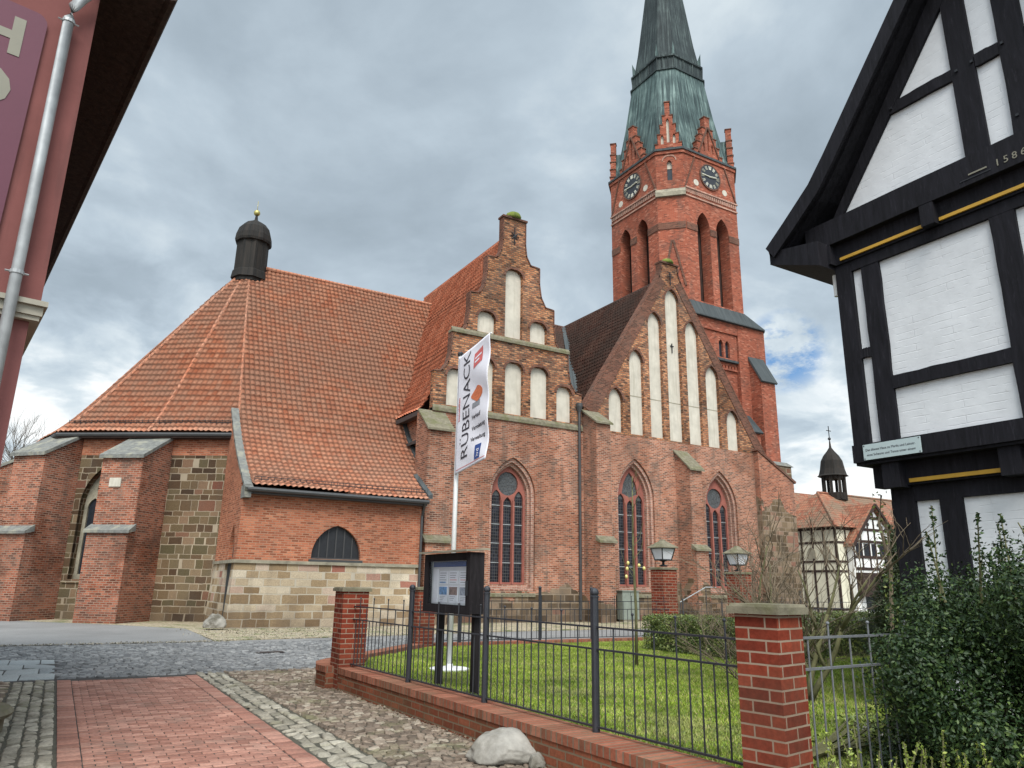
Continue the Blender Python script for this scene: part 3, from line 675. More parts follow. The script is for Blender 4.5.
def buttress(P, out, w, pl, pu, zl, zt, zw, mat=M['brick_choir'], slab=M['slate_slab'], base=None, sink=.5, th=.14):
    o = Vector((out[0], out[1], 0)).normalized(); side = Vector((-o.y, o.x, 0))
    fr = frame((P[0], P[1], 0), o, side)     # s outward, z up, d sideways
    sl = (zw-zt)/pu
    b = MB().prism(fr, [(-sink, 0), (pl, 0), (pl, zl), (pu, zl+.02), (pu, zt), (0, zw), (-sink, zw)], -w/2, w/2).build('buttress', mat, ch)
    e = .09
    c = MB().prism(fr, [(pu+.14, zt-.14*sl), (pu+.14, zt-.14*sl+th), (-.05, zw+th+.05*sl), (-.05, zw+.05*sl-.0)], -w/2-e, w/2+e)
    c.build('coping', slab, b)
    if pl > pu: MB().prism(fr, [(pu-.04, zl), (pl+.12, zl-.10), (pl+.12, zl), (pu-.04, zl+.26)], -w/2-e, w/2+e).build('ledge', slab, b)
    return b
buttress((PW[1][0]+.1, PW[1][1]-.05), (-.61, -.79), 1.68, 2.1, 1.85, 3.35, 6.2, 7.25)
buttress(PW[2], (-.74, -.67), 1.6, 1.75, 1.5, 3.3, 6.35, 7.25)
buttress(PW[3], (-.95, .1), 1.4, 2.1, 1.8, 3.2, 6.1, 7.1)
# small inscription stone on first buttress
fo = Vector((-.61, -.79, 0)).normalized(); fi = frame(Vector((*PW[1], 0))+fo*1.85, (.79, -.61, 0), fo)
MB().fbox(fi, -.30, .18, 5.02, 5.36, -.02, .025).build('inscription_stone', M['niche_plaster'], ch)

# roofs of the choir: eave polygon and apex
EV = [(.25, 3.6), (-2.95, 5.75), (-6.15, 8.1), (-6.95, 12.2), (-3.8, 16.0), (.25, 16.7)]
AP = (1.0, 10.0, 17.4); ZE = 7.42
for i in range(5):
    p, q = Vector((*EV[i+1], 0)), Vector((*EV[i], 0)); a = (q-p).normalized(); inn = Vector((-a.y, a.x, 0)); L = (q-p).length
    v = Vector((AP[0], AP[1], 0))-p; sa, ia = v.dot(a), v.dot(inn); prof = []
    for k in range(9):
        u = [0, .06, .13, .21, .3, .45, .62, .8, 1.][k]; zf = [0, .038, .095, .172, .265, .425, .605, .795, 1.][k]
        prof.append((ia*u, ZE+(AP[2]-ZE)*zf, sa*u, L+(sa-L)*u))
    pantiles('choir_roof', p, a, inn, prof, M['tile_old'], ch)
# long choir roof with its sweep down over the chapel
prof = [(-.38, 4.82), (.5, 5.30), (1.38, 5.9), (1.5, 5.98), (2.6, 6.86), (3.6, 7.80), (4.4, 8.85), (5.4, 10.3), (7, 12.75), (8.5, 15.1), (10, 17.42)]
pr = []
for y, z in prof:
    sl_ = .22 if y <= 3.6 else .25+(AP[0]-.25)*(y-3.6)/6.4
    pr.append((y, z, sl_, 7.05 if y < 0 else 7.25 if y < 1.4 else 7.86 if z < 8.6 else min(11.6, 8.2+(z-9)/2.1)))
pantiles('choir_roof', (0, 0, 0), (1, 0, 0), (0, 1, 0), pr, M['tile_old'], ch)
bk = MB().add([(.25, 16.7, 7.4), (12, 16.7, 7.4), (12, 10, 17.38), (1, 10, 17.38)], [(0, 1, 2, 3)]).build('choir_roof', M['tile_old'], ch)
hp = MB()
for i in range(5):
    e = EV[i+1] if i < 4 else EV[0]
    e = EV[i]
    pts = []
    for u, zf in ((0, 0), (.06, .038), (.13, .095), (.21, .172), (.3, .265), (.45, .425), (.62, .605), (.8, .795), (1., 1.)):
        pts.append((e[0]+(AP[0]-e[0])*u, e[1]+(AP[1]-e[1])*u, ZE+(AP[2]-ZE)*zf+.05))
    hp.tube(pts, .085, 7)
hp.tube([(1, 10, 17.48), (12, 10, 17.48)], .12, 8)
[m.build('hip_tiles', M['tile_old'], ch) for m in hp.islands()]
# snow rails and gutters
gt = MB()
for i in range(4): 
    a, b = EV[i], EV[i+1]; gt.tube([(a[0], a[1], ZE-.06), (b[0], b[1], ZE-.06)], .09, 8)
    A_, B_ = Vector((*PW[i], 7.2)), Vector((*PW[i+1], 7.2))
gt.tube([(.05, -.45, 4.74), (7.05, -.45, 4.74)], .085, 8)
gt.box(.0, 7.02, -.36, 0.02, 4.60, 4.72)
[m.build('gutter', M['gutter'], ch) for m in gt.islands()]
sf = MB()
for i in range(5):
    p0, p1, q0, q1 = EV[i], EV[i+1], PW[i], PW[i+1]
    sf.hexa([(p0[0], p0[1], 7.22), (p1[0], p1[1], 7.22), (q1[0]*.99, q1[1], 7.22), (q0[0]*.99, q0[1], 7.22), (p0[0], p0[1], 7.34), (p1[0], p1[1], 7.34), (q1[0]*.99, q1[1], 7.34), (q0[0]*.99, q0[1], 7.34)])
sf.build('eave_soffit', M['wood_dark'], ch)
sn = MB()
for zoff in (.0, .1): sn.tube([(.35, .0, 5.16+zoff), (7.1, .0, 5.16+zoff)], .014, 5)
for k in range(29): sn.tube([(.35+k*.235, .0, 5.04), (.35+k*.235, .0, 5.28)], .012, 4)
sn.build('snow_guard', M['iron'], ch)
for i in (0, 1):
    s2 = MB(); a, b = Vector((*EV[i], 0)), Vector((*EV[i+1], 0)); c_ = Vector((AP[0], AP[1], 0))
    a2, b2 = a+(c_-a)*.05+Vector((0, 0, ZE+.50)), b+(c_-b)*.05+Vector((0, 0, ZE+.50))
    for zo in (0, .09): s2.tube([a2+Vector((0, 0, zo)), b2+Vector((0, 0, zo))], .013, 5)
    for k in range(16): p = a2+(b2-a2)*k/15; s2.tube([p-Vector((0, 0, .1)), p+Vector((0, 0, .13))], .011, 4)
    s2.build('snow_guard', M['iron'], ch)
# roof turret
tu = MB().lathe((1.03, 10, 0), [(.82, 16.4), (.80, 18.8), (.74, 18.8)], 8).build('roof_turret', M['lead_dark'], ch)
MB().lathe((1.03, 10, 18.66), [(.91, 0), (.94, .12), (.91, .42), (.79, .82), (.55, 1.12), (.25, 1.3), (.09, 1.42), (.05, 1.75)], 10).build('turret_dome', M['lead_dark'], tu, smooth=False)
MB().ball((1.03, 10, 20.5), .17, 12, 8).tube([(1.03, 10, 20.6), (1.03, 10, 21.2)], .015, 5).build('ball_finial', M['gold'], tu, smooth=True)
MB().lathe((1.03, 10, 0), [(.93, 16.6), (.87, 17.0), (.83, 17.05)], 8).build('lead_flashing', M['lead_dark'], tu)

# --- chapel / sacristy under the swept roof
cpw = MB(); cpw.prism(FS_C := frame((0, 0, 0), (1, 0, 0), (0, -1, 0)), [(0, 2.30), (6.95, 2.30), (6.95, 4.75), (0, 4.75)], -.45, 0, [arch(3.575, 1.89, 2.42, 2.5, 3.66, 8)])
FE = frame((0, 0, 0), (0, 1, 0), (-1, 0, 0))      # left end wall, s = y
# end gable with the swept verge
side = [(.45, 2.31), (4.1, 2.31), (4.1, 8.1), (3.6, 7.72), (2.6, 6.78), (1.5, 5.9), (.5, 5.22), (0.0, 4.9), (0, 2.31), ]
FL = frame((0, 0, 0), (0, -1, 0), (-1, 0, 0))     # seen from the left: s = -y
cpw.prism(FL, [(-y, z) for y, z in [(4.1, 2.31), (.452, 2.31), (.452, 5.15), (.5, 5.22), (1.5, 5.9), (2.6, 6.78), (3.6, 7.72), (4.1, 8.15)]], -.4, 0, [arch(-1.02, .95, 2.4, 2.5, 3.6, 6)])
cpo = cpw.build('chapel_wall', M['brick_chapel'], ch)
cs = MB()
cs.hexa([(-.02, -.14, -.1), (6.95, -.14, -.1), (6.95, .4, -.1), (-.02, .4, -.1), (-.0, -.03, 2.2), (6.95, -.03, 2.2), (6.95, .4, 2.2), (-.0, .4, 2.2)])
cs.hexa([(-.16, -.14, -.1), (.3, -.1, -.1), (.3, .48, -.1), (-.16, .48, -.1), (-.03, -.02, 2.2), (.3, .0, 2.2), (.3, .48, 2.2), (-.03, .48, 2.2)])
cs.hexa([(-.16, 1.66, -.1), (.3, 1.66, -.1), (.3, 4.1, -.1), (-.16, 4.1, -.1), (-.03, 1.66, 2.2), (.3, 1.66, 2.2), (.3, 4.1, 2.2), (-.03, 4.1, 2.2)])
cs.build('stone_plinth', M['sandstone_pale'], ch)
lg = MB(); lg.box(-.08, 6.95, -.10, .1, 2.2, 2.31); lg.box(-.10, .1, .1, 4.0, 2.2, 2.31); lg.build('stone_ledge', M['stone_trim'], ch)
lv = MB().prism(FS_C, arch(3.575, 1.89, 2.42, 2.5, 3.66, 8), -.22, -.16).build('chapel_window', M['iron'], ch)
sb = MB()
for k in range(5): x = 2.63+1.89*(k+1)/6; zt_ = 3.6-((x-3.575)/.95)**2*.75; sb.fbox(FS_C, x-.022, x+.022, 2.42, zt_, -.16, -.135)
sb.fbox(FS_C, 2.63, 4.52, 2.42, 2.47, -.16, -.13); sb.build('glazing_bar', M['gutter'], lv)
MB().fbox(FS_C, 2.55, 4.6, 2.312, 2.40, -.2, .06).build('window_sill', M['gutter'], ch)
dr = MB().fbox(FL, -1.62, -.50, 0, 2.2, -.25, -.05).build('chapel_door', M['door_grey'], ch)
MB().fbox(FL, -.75, -.65, 1.0, 1.1, -.05, -.02).build('handle', M['iron'], dr)
MB().prism(FL, arch(-1.02, .95, 2.4, 2.5, 3.6, 6), -.2, -.15).build('door_arch_panel', M['door_grey'], ch)
vc = MB(); vp = [(-.42, 4.72), (0, 4.96), (.5, 5.30), (1.5, 5.99), (2.6, 6.87), (3.6, 7.82), (4.2, 8.45)]
strip(vc, frame((0, 0, 0), (0, 1, 0), (-1, 0, 0)), vp, .12, -.24, .05); vc.build('verge_coping', M['slate_slab'], ch)
MB().fbox(FL, -.25, .42, 4.45, 4.9, -.2, .03).build('kneeler_stone', M['slate_slab'], ch)
dp = MB().tube([(6.9, -.45, 4.7), (6.93, -.25, 4.45), (6.93, -.12, 4.2), (6.93, -.12, .1)], .055, 8).build('downpipe', M['gutter'], ch)

# --- the two transept gables and the facade wall between and below them
FW = MB()
w_in = []
WN = [(12.05, 2.42, 5.55, 7.3), (19.28, 2.42, 5.9, 7.95), (25.27, 2.42, 5.8, 7.85)]
holes = [arch(c, ww, 1.35, zs, zt, 10) for c, ww, zs, zt in WN]
FW.prism(FS, [(7.85, 0), (29.0, 0), (29.0, 9.1), (7.85, 9.1)], -.9, 0, holes)
FW.box(7.85, 8.5, Y0+.9, 9, 0, 9.1); FW.box(28.2, 29.0, Y0+.9, 7, 0, 9.1)
FW.build('facade_wall', M['brick_facade'], ch)
for i, (c, ww, zs, zt) in enumerate(WN):
    jm = MB()
    jm.prism(FS, arch(c, ww-.01, 1.36, zs, zt-.005, 10), -.30, -.12, [arch(c, ww-.30, 1.5, zs, zt-.20, 10)])
    jm.prism(FS, arch(c, ww-.02, 1.36, zs, zt-.01, 10), -.50, -.30, [arch(c, ww-.52, 1.6, zs, zt-.36, 10)])
    jo = jm.build('window_jamb', M['brick_jamb'], ch)
    hw = (ww-.54)/2; zr = zt-.37
    hs = []
    lw = (2*hw-.12*2-.1*2)/3; 
    for k in (-1, 0, 1):
        cx = c+k*(lw+.12); zsp = zs-.15 if k else zs-.45
        hs.append(arch(cx, lw, 1.72, zsp, zsp+.42, 5))
    if i == 1: hs.append([(c+x, z+zs-.0) for x, z in [(-.52, .30), (0, .10), (.52, .30), (.42, .78), (.22, 1.16), (0, 1.42), (-.22, 1.16), (-.42, .78)]])
    else: hs.append(circ(c, zs+.58, .55, 24))
    tr = MB().prism(FS, arch(c, 2*hw, 1.62, zs, zr, 10), -.62, -.48, hs)
    for k in (-.5, .5): tr.fbox(FS, c+k*(lw+.12)-.045, c+k*(lw+.12)+.045, 1.62, zs-.2, -.48, -.42)
    to_ = tr.build('church_window', M['tracery'], ch)
    MB().prism(FS, arch(c, 2*hw-.04, 1.64, zs-.2, zs+.15, 4), -.60, -.585).build('leaded_glass', M['glass'], to_)
    MB().prism(FS, [(c-.8, zs+.0), (c+.8, zs+.0), (c+.62, zs+.75), (c, zr-.15), (c-.62, zs+.75)], -.575, -.565).build('rosette_glass', M['glass_fine'], to_)
    sbm = MB()
    for z in np.arange(2.55, zs-.4, .85): sbm.fbox(FS, c-hw+.08, c+hw-.08, z, z+.035, -.575, -.55)
    sbm.build('saddle_bar', M['zinc'], to_)
    s_ = MB().hexa([FS(c-ww/2-.02, 1.10, .06), FS(c+ww/2+.02, 1.10, .06), FS(c+ww/2+.02, 1.10, -.55), FS(c-ww/2-.02, 1.10, -.55), FS(c-ww/2-.02, 1.22, .06), FS(c+ww/2+.02, 1.22, .06), FS(c+ww/2+.02, 1.66, -.55), FS(c-ww/2-.02, 1.66, -.55)])
    s_.build('window_sill', M['mossy_stone'], ch)

def buttress_y(x0, x1, y1, zw, zt, ylow, zl, mat, lefthole=0):
    P = ((x0+x1)/2, Y0); return buttress(P, (0, -1), x1-x0, Y0-ylow, Y0-y1, zl, zt, zw, mat, M['mossy_stone'], sink=.3, th=.09)
buttress_y(7.28, 8.38, .42, 8.85, 8.0, .22, 3.3, M['brick_facade'])
buttress_y(16.02, 16.88, .32, 10.0, 9.3, .15, 3.65, M['brick_facade'])
buttress_y(22.0, 22.85, .32, 8.6, 7.6, .12, 3.5, M['brick_facade'])
MB().tube([(15.72, Y0-.12, 10.0), (15.72, Y0-.12, .1)], .07, 8).lathe((15.72, Y0-.12, 9.9), [(.08, 0), (.17, .3), (.17, .45)], 8).build('downpipe', M['gutter'], ch)

# gable 1 (left, curved steps)
gc = 11.9
GL = [(7.85, 9.1), (7.85, 10.8), (8.25, 10.86), (8.55, 11.3), (8.68, 11.85), (8.70, 12.76), (9.2, 12.84), (9.45, 13.3), (9.56, 14.1), (9.56, 14.95), (10.05, 15.0), (10.32, 15.5), (10.43, 16.2), (10.43, 17.02), (10.95, 17.06), (11.2, 17.5), (11.28, 18.1), (11.28, 19.35)]
GRt = [(2*gc-x, z) for x, z in reversed(GL)]
out1 = GL+GRt
NI = [(8.72, .62, 9.32, 10.85), (10.48, 1.05, 9.32, 11.86), (12.02, 1.0, 9.32, 11.86), (13.45, 1.03, 9.32, 11.86), (14.90, .92, 9.32, 11.1), (10.46, .98, 13.08, 14.16), (11.94, .98, 13.08, 16.65), (13.37, .98, 13.08, 14.17)]
NI[0] = (8.95, .90, 9.32, 11.06); NI[1] = (10.42, 1.05, 9.32, 11.86)
nh = [arch(c, ww, z0, zt-ww*.40, zt, 7) for c, ww, z0, zt in NI]
g1 = MB().prism(FS, out1, -.32, .0, nh).build('stepped_gable', M['brick_gable'], ch)
for h, (c, ww, z0, zt) in zip(nh, NI): MB().prism(FS, arch(c, ww-.01, z0, zt-ww*.40, zt-.005, 7), -.30, -.20).build('niche', M['niche_plaster'], g1)
nr = MB()
for c, ww, z0, zt in NI: 
    nr.prism(FS, ring(c, ww, zt-ww*.40, zt, .12), -.1, .025)
[m.build('niche_arch', M['brick_dark'], g1) for m in nr.islands()]
strip(MB(), FS, GL[1:], .06, -.36, .04).build('gable_coping', M['brick_dark'], g1); strip(MB(), FS, GRt[:-1], .06, -.36, .04).build('gable_coping', M['brick_dark'], g1)
MB().fbox(FS, 8.62, 15.18, 12.80, 12.92, -.3, .10).hexa([FS(8.62, 12.92, .10), FS(15.18, 12.92, .10), FS(15.18, 12.92, 0), FS(8.62, 12.92, 0), FS(8.62, 12.93, .10), FS(15.18, 12.93, .10), FS(15.18, 13.07, 0), FS(8.62, 13.07, 0)]).build('string_course', M['mossy_stone'], g1)
MB().fbox(FS, 7.85, 15.97, 8.98, 9.12, -.3, .08).hexa([FS(7.85, 9.12, .08), FS(15.97, 9.12, .08), FS(15.97, 9.12, 0), FS(7.85, 9.12, 0), FS(7.85, 9.13, .08), FS(15.97, 9.13, .08), FS(15.97, 9.28, 0), FS(7.85, 9.28, 0)]).build('string_course', M['mossy_stone'], g1)
MB().fbox(FS, 11.18, 12.62, 19.35, 19.45, -.42, .10).build('gable_cap', M['brick_dark'], g1)
MB().lathe((gc, Y0+.16, 19.45), [(.40, 0), (.42, .1), (.36, .26), (.2, .36), (.02, .40)], 10).build('moss_cushion', M['moss'], g1, smooth=True)
an = MB(); 
for a_ in range(0, 180, 45): c_, s_ = math.cos(R(a_)), math.sin(R(a_)); an.tube([FS(gc-.24*c_, 18.45-.24*s_, .04), FS(gc+.24*c_, 18.45+.24*s_, .04)], .025, 5)
an.tube([FS(gc, 18.0, .04), FS(gc, 18.9, .04)], .028, 5); an.build('wall_anchor', M['iron'], g1)

# gable 2 (right, straight)
A2 = 22.18
out2 = [(16.1, 9.1), (16.1, 10.25), (21.5, 18.6), (21.5, 19.45), (22.86, 19.45), (22.86, 18.6), (28.15, 10.4), (29.0, 8.9), (29.0, 8.7), (28.8, 8.7), (28.4, 9.1)]
out2 = [(16.1, 9.1), (16.1, 10.25), (21.42, 18.5), (21.6, 19.0), (21.6, 19.45), (22.76, 19.45), (22.76, 19.0), (22.94, 18.5), (29.0, 9.11), (29.0, 9.1)]
N2 = [(18.12, .92, 9.2, 11.55), (19.55, .94, 9.2, 13.87), (20.93, .94, 9.2, 16.3), (22.28, 1.02, 9.15, 17.95), (23.70, 1.0, 9.12, 16.3), (25.10, 1.0, 9.12, 13.87), (26.55, .95, 9.1, 11.45)]
nh2 = [arch(c, ww, z0+.02, zt-ww*.72, zt, 7) for c, ww, z0, zt in N2]
g2 = MB().prism(FS, out2, -.32, 0, nh2).build('pointed_gable', M['brick_gable'], ch)
for c, ww, z0, zt in N2:
    no = MB().prism(FS, arch(c, ww-.01, z0+.02, zt-ww*.72, zt-.005, 7), -.30, -.19).build('niche', M['niche_plaster'], g2)
    if zt > 12: MB().fbox(FS, c-ww/2+.01, c+ww/2-.01, 11.3, 11.35, -.19, -.184).build('crack_line', M['stone_trim'], no)
nr = MB()
for c, ww, z0, zt in N2:
    nr.prism(FS, ring(c, ww, zt-ww*.72, zt, .12), -.1, .025)
[m.build('niche_arch', M['brick_dark'], g2) for m in nr.islands()]
bd = MB()      # smooth dark band under the verge
for sgn, x0, x1 in ((1, 16.12, 21.42), (-1, 28.98, 22.94)):
    z0, z1 = (10.25, 18.5) if sgn > 0 else (9.14, 18.5)
    dx, dz = (x1-x0), (z1-z0); L = math.hypot(dx, dz); nx, nz = dz/L*.75, -dx/L*.75
    if sgn < 0: nx, nz = -nx, -nz
    P4 = [(x0, z0), (x0+nx, max(9.15, z0+nz)), (x1+nx*.62, z1+nz*.62), (x1, z1)]
    bd.prism(FS, P4, -.05, .035)
[m.build('verge_band', M['brick_dark'], g2) for m in bd.islands()]
strip(MB(), FS, out2[1:5], .08, -.38, .05).build('gable_coping', M['brick_dark'], g2); strip(MB(), FS, out2[5:9], .08, -.38, .05).build('gable_coping', M['brick_dark'], g2)
MB().fbox(FS, 21.5, 22.86, 19.42, 19.52, -.44, .1).build('gable_cap', M['brick_dark'], g2)
MB().lathe((A2, Y0+.17, 19.52), [(.40, 0), (.38, .13), (.26, .26), (.02, .33)], 10).build('moss_cushion', M['moss'], g2, smooth=True)
MB().tube([FS(A2, 18.15, .07), FS(A2, 18.95, .07)], .03, 5).tube([FS(A2-.22, 18.68, .07), FS(A2+.22, 18.68, .07)], .03, 5).build('iron_cross', M['iron'], g2)
MB().tube([FS(22.3, 14.2, -.15), FS(22.3, 14.75, -.15)], .03, 5).tube([FS(22.18, 14.6, -.15), FS(22.42, 14.6, -.15)], .03, 5).build('wall_anchor', M['iron'], g2)

# transept roofs
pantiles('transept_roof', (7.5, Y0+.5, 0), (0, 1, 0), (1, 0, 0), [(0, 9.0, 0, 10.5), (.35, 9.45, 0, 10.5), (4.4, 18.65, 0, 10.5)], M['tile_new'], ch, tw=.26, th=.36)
MB().add([(11.9, Y0+.5, 18.65), (11.9, 12.4, 18.65), (16.1, 12.4, 10.2), (16.1, Y0+.5, 10.2)], [(0, 1, 2, 3)]).build('transept_roof', M['tile_dark'], ch)
MB().tube([(11.9, Y0+.4, 18.72), (11.9, 12.2, 18.72)], .12, 7).build('ridge_tiles', M['tile_new'], ch)
MB().box(7.35, 7.62, Y0+.3, 7.2, 8.78, 8.98).build('eave_board', M['gutter'], ch)
tv = MB(); tv.prism(frame((7.85, Y0+.9, 0), (0, 1, 0), (-1, 0, 0)), [(0, 9.0), (6.5, 9.0), (6.5, 9.1), (0, 9.1)], -.3, .001)
tv.build('wall_head', M['brick_chapel'], ch)
MB().hexa([(7.55, 2.3, 7.62), (7.86, 2.3, 7.70), (7.86, 5.0, 7.70), (7.55, 5.0, 7.62), (7.55, 2.3, 7.74), (7.86, 2.3, 7.92), (7.86, 5.0, 7.92), (7.55, 5.0, 7.74)]).build('lead_gutter', M['gutter'], ch)
fl = MB(); 
for (y, z), (y2, z2) in zip([(1.42, 6.05), (2.6, 6.98), (3.6, 7.95)], [(2.6, 6.98), (3.6, 7.95), (4.4, 8.95)]):
    fl.hexa([(7.66, y, z-.04), (7.9, y, z-.04), (7.9, y2, z2-.04), (7.66, y2, z2-.04), (7.66, y, z+.08), (7.9, y, z+.12), (7.9, y2, z2+.12), (7.66, y2, z2+.08)])
fl.hexa([(7.1, -.3, 4.9), (7.28, -.3, 4.9), (7.28, 1.4, 5.95), (7.1, 1.4, 5.95), (7.1, -.3, 5.02), (7.28, -.3, 5.08), (7.28, 1.4, 6.12), (7.1, 1.4, 6.06)])
[m.build('lead_flashing', M['lead'], ch) for m in fl.islands()]
# dark nave roofs
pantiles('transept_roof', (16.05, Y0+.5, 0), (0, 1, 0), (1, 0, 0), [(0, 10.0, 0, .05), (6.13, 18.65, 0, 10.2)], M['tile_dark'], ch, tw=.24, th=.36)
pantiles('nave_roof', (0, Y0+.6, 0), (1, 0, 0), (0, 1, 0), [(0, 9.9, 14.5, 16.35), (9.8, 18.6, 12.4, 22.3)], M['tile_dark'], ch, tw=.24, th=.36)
MB().add([(22.18, Y0+.5, 18.65), (22.18, 12, 18.65), (28.9, 12, 9.2), (28.9, Y0+.5, 9.2)], [(0, 1, 2, 3)]).build('transept_roof', M['tile_dark'], ch)
MB().add([(12, 11.8, 18.6), (26.5, 11.8, 18.6), (26.5, 20, 9), (9, 20, 9)], [(0, 1, 2, 3)]).build('nave_roof', M['tile_dark'], ch)
MB().tube([(22.18, Y0+.4, 18.72), (22.18, 11.8, 18.72)], .12, 7).tube([(12, 11.8, 18.66), (26, 11.8, 18.66)], .12, 7).build('ridge_tiles', M['tile_dark'], ch)
MB().hexa([(16.0, 2.0, 10.15), (16.5, 2.0, 10.35), (22.3, 11.8, 18.62), (21.9, 11.8, 18.55), (16.0, 2.0, 10.3), (16.5, 2.0, 10.55), (22.3, 11.8, 18.84), (21.9, 11.8, 18.74)]).build('valley_flashing', M['lead'], ch)
MB().box(8.6, 28, 19.4, 20, 0, 9.1).box(8.6, 9.2, 16.3, 19.4, 0, 9.1).build('north_wall', M['brick_facade'], ch)

# low wing with sloping coping, right end
FV = frame((0, 1.05, 0), (1, 0, 0), (0, -1, 0))
wg = MB().prism(FV, [(28.05, 0), (30.9, 0), (30.9, 7.62), (28.05, 9.2)], -3.2, 0).build('west_wing_wall', brickmat('wing_brick', RED3, (.34, .22, .16), low=(6.1, STN, (.24, .18, .13), .46, .28, .022)), ch)
strip(MB(), FV, [(28.0, 9.22), (30.95, 7.60)], .13, -3.3, .07).build('coping', M['brick_dark'], wg)

# --- the tower
TX, TY = 30.93, 10.0
tw_ = MB(); a, c = 4.15, .25
tb = thing('tower', (TX, TY, 0), None, None); tb.parent = ch; tb.matrix_parent_inverse = Matrix.Translation(-Vector((12, 8, 0)))
def octo(a, c, z, cx=TX, cy=TY):
    return [(cx-a, cy+a-c, z), (cx-a, cy-a+c, z), (cx-a+c, cy-a, z), (cx+a-c, cy-a, z), (cx+a, cy-a+c, z), (cx+a, cy+a-c, z), (cx+a-c, cy+a, z), (cx-a+c, cy+a, z)]
def tpart(mb, name, mat, parent=None, **k): return mb.build(name, mat, parent or tb, **k)
def mkp(mb, name, mat):
    o = mb.build(name, mat); o.parent = tb; o.matrix_parent_inverse = Matrix.Translation(tb.location).inverted(); return o
FT = frame((0, TY-4.15, 0), (1, 0, 0), (0, -1, 0)); FTL = frame((TX-4.15, 0, 0), (0, -1, 0), (-1, 0, 0))
lb = MB()
lb.box(TX-4.15, TX+4.15, TY-3.85, TY+4.15, 0, 19.2)
lb.fbox(FT, 32.45, 35.08, 0, 19.15, -.32, 0)                  # corner pier
lb.fbox(FT, 26.78, 28.3, 0, 19.15, -.32, 0)
lb.fbox(FT, 28.3, 32.45, 18.35, 19.15, -.32, -.02)
lb.box(TX-4.15, TX-3.8, TY-4.0, TY+4.15, 0, 19.14)
mkp(lb, 'tower_base', M['brick_tower'])
ar = MB().fbox(FT, 28.35, 32.4, 16.35, 16.5, -.32, -.02); arcm = mkp(ar, 'lead_ledge', M['lead'])
ac = MB().prism(FT, [(28.35, 16.5), (32.4, 16.5), (32.4, 18.35), (28.35, 18.35)], -.3, -.12, [arch(x, .42, 16.62, 17.5, 17.85, 4) for x in (29.0, 29.6, 30.9, 31.5)])
mkp(ac, 'small_arcade', M['brick_tower'])
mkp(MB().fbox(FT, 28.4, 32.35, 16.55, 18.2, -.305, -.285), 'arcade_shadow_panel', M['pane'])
dn = MB()
for k in range(14): dn.fbox(FT, 28.5+k*.285, 28.62+k*.285, 15.9, 16.1, -.31, -.18)
dn.fbox(FT, 28.35, 32.4, 15.78, 15.9, -.31, -.17); mkp(dn, 'dentil_band', M['brick_tower'])
apn = MB().loft([octo(4.38, .35, 19.12), octo(4.38, .35, 19.2), octo(3.92, 1.33, 20.25)]); mkp(apn, 'lead_apron', M['lead'])
bt = MB()
bt.prism(frame((34.05, 0, 0), (0, -1, 0), (1, 0, 0)), [(-5.9, 0), (-4.95, 0), (-4.95, 15.1), (-5.9, 16.85)], -.68, .68)
bt.prism(frame((0, 6.6, 0), (1, 0, 0), (0, -1, 0)), [(35.0, 0), (35.8, 0), (35.8, 10.9), (35.0, 11.9)], -.9, .2)
bt.prism(frame((32.55, 0, 0), (0, -1, 0), (1, 0, 0)), [(-6.2, 0), (-5.0, 0), (-5.0, 11.5), (-6.2, 13.0)], -.55, .45)
for m in bt.islands(): mkp(m, 'tower_buttress', M['brick_tower'])
cpb = MB(); strip(cpb, frame((34.05, 0, 0), (0, -1, 0), (1, 0, 0)), [(-5.92, 16.9), (-4.9, 15.05)], .13, -.76, .76)
strip(cpb, frame((0, 6.6, 0), (1, 0, 0), (0, -1, 0)), [(34.95, 12.0), (35.9, 10.8)], .13, -1., .3); strip(cpb, frame((32.55, 0, 0), (0, -1, 0), (1, 0, 0)), [(-6.2, 13.05), (-4.9, 11.42)], .12, -.62, .52)
for m in cpb.islands(): mkp(m, 'buttress_lead', M['lead'])
sbk = MB().box(32.6, 35.55, 4.85, 7.6, 0, 9.45); so_ = mkp(sbk, 'stone_base', M['sandstone'])
mkp(MB().hexa([(32.5, 4.75, 9.45), (35.7, 4.75, 9.45), (35.7, 7.7, 9.45), (32.5, 7.7, 9.45), (32.7, 4.95, 9.72), (35.3, 4.95, 9.72), (35.3, 7.6, 9.72), (32.7, 7.6, 9.72)]), 'stone_weathering', M['slate_slab'])

# belfry
a, c = 3.89, 1.33
FR = frame((0, TY-a, 0), (1, 0, 0), (0, -1, 0)); FLT = frame((TX-a, 0, 0), (0, -1, 0), (-1, 0, 0))
OP_R = [arch(30.03, 1.22, 20.35, 26.0, 27.15, 7), arch(31.88, 1.22, 20.35, 26.0, 27.15, 7)]
OP_L = [arch(-11.0, 1.22, 20.35, 26.0, 27.1, 7), arch(-9.1, 1.22, 20.35, 26.0, 27.1, 7)]
bl = MB()
bl.prism(FR, [(TX-a+c, 19.6), (TX+a-c, 19.6), (TX+a-c, 31.7), (TX-a+c, 31.7)], -.9, 0, OP_R)
bl.prism(FLT, [(-(TY+a-c), 19.6), (-(TY-a+c), 19.6), (-(TY-a+c), 31.7), (-(TY+a-c), 31.7)], -.9, 0, OP_L)
o8 = octo(a, c, 0)
for i in (1, 3, 4, 5, 6, 7):
    p, q = Vector(o8[i]), Vector(o8[(i+1) % 8]); L = (q-p).length; aa = (q-p).normalized(); nn = Vector((aa.y, -aa.x, 0))
    hl = [arch(L/2, .34, 29.3, 30.6, 30.9, 4)] if i in (1, 3, 5, 7) else []
    bl.prism(frame(p, aa, nn), [(0.001, 19.6), (L-.001, 19.6), (L-.001, 31.7), (0.001, 31.7)], -.7, 0, hl)
mkp(bl, 'belfry_wall', M['brick_tower'])
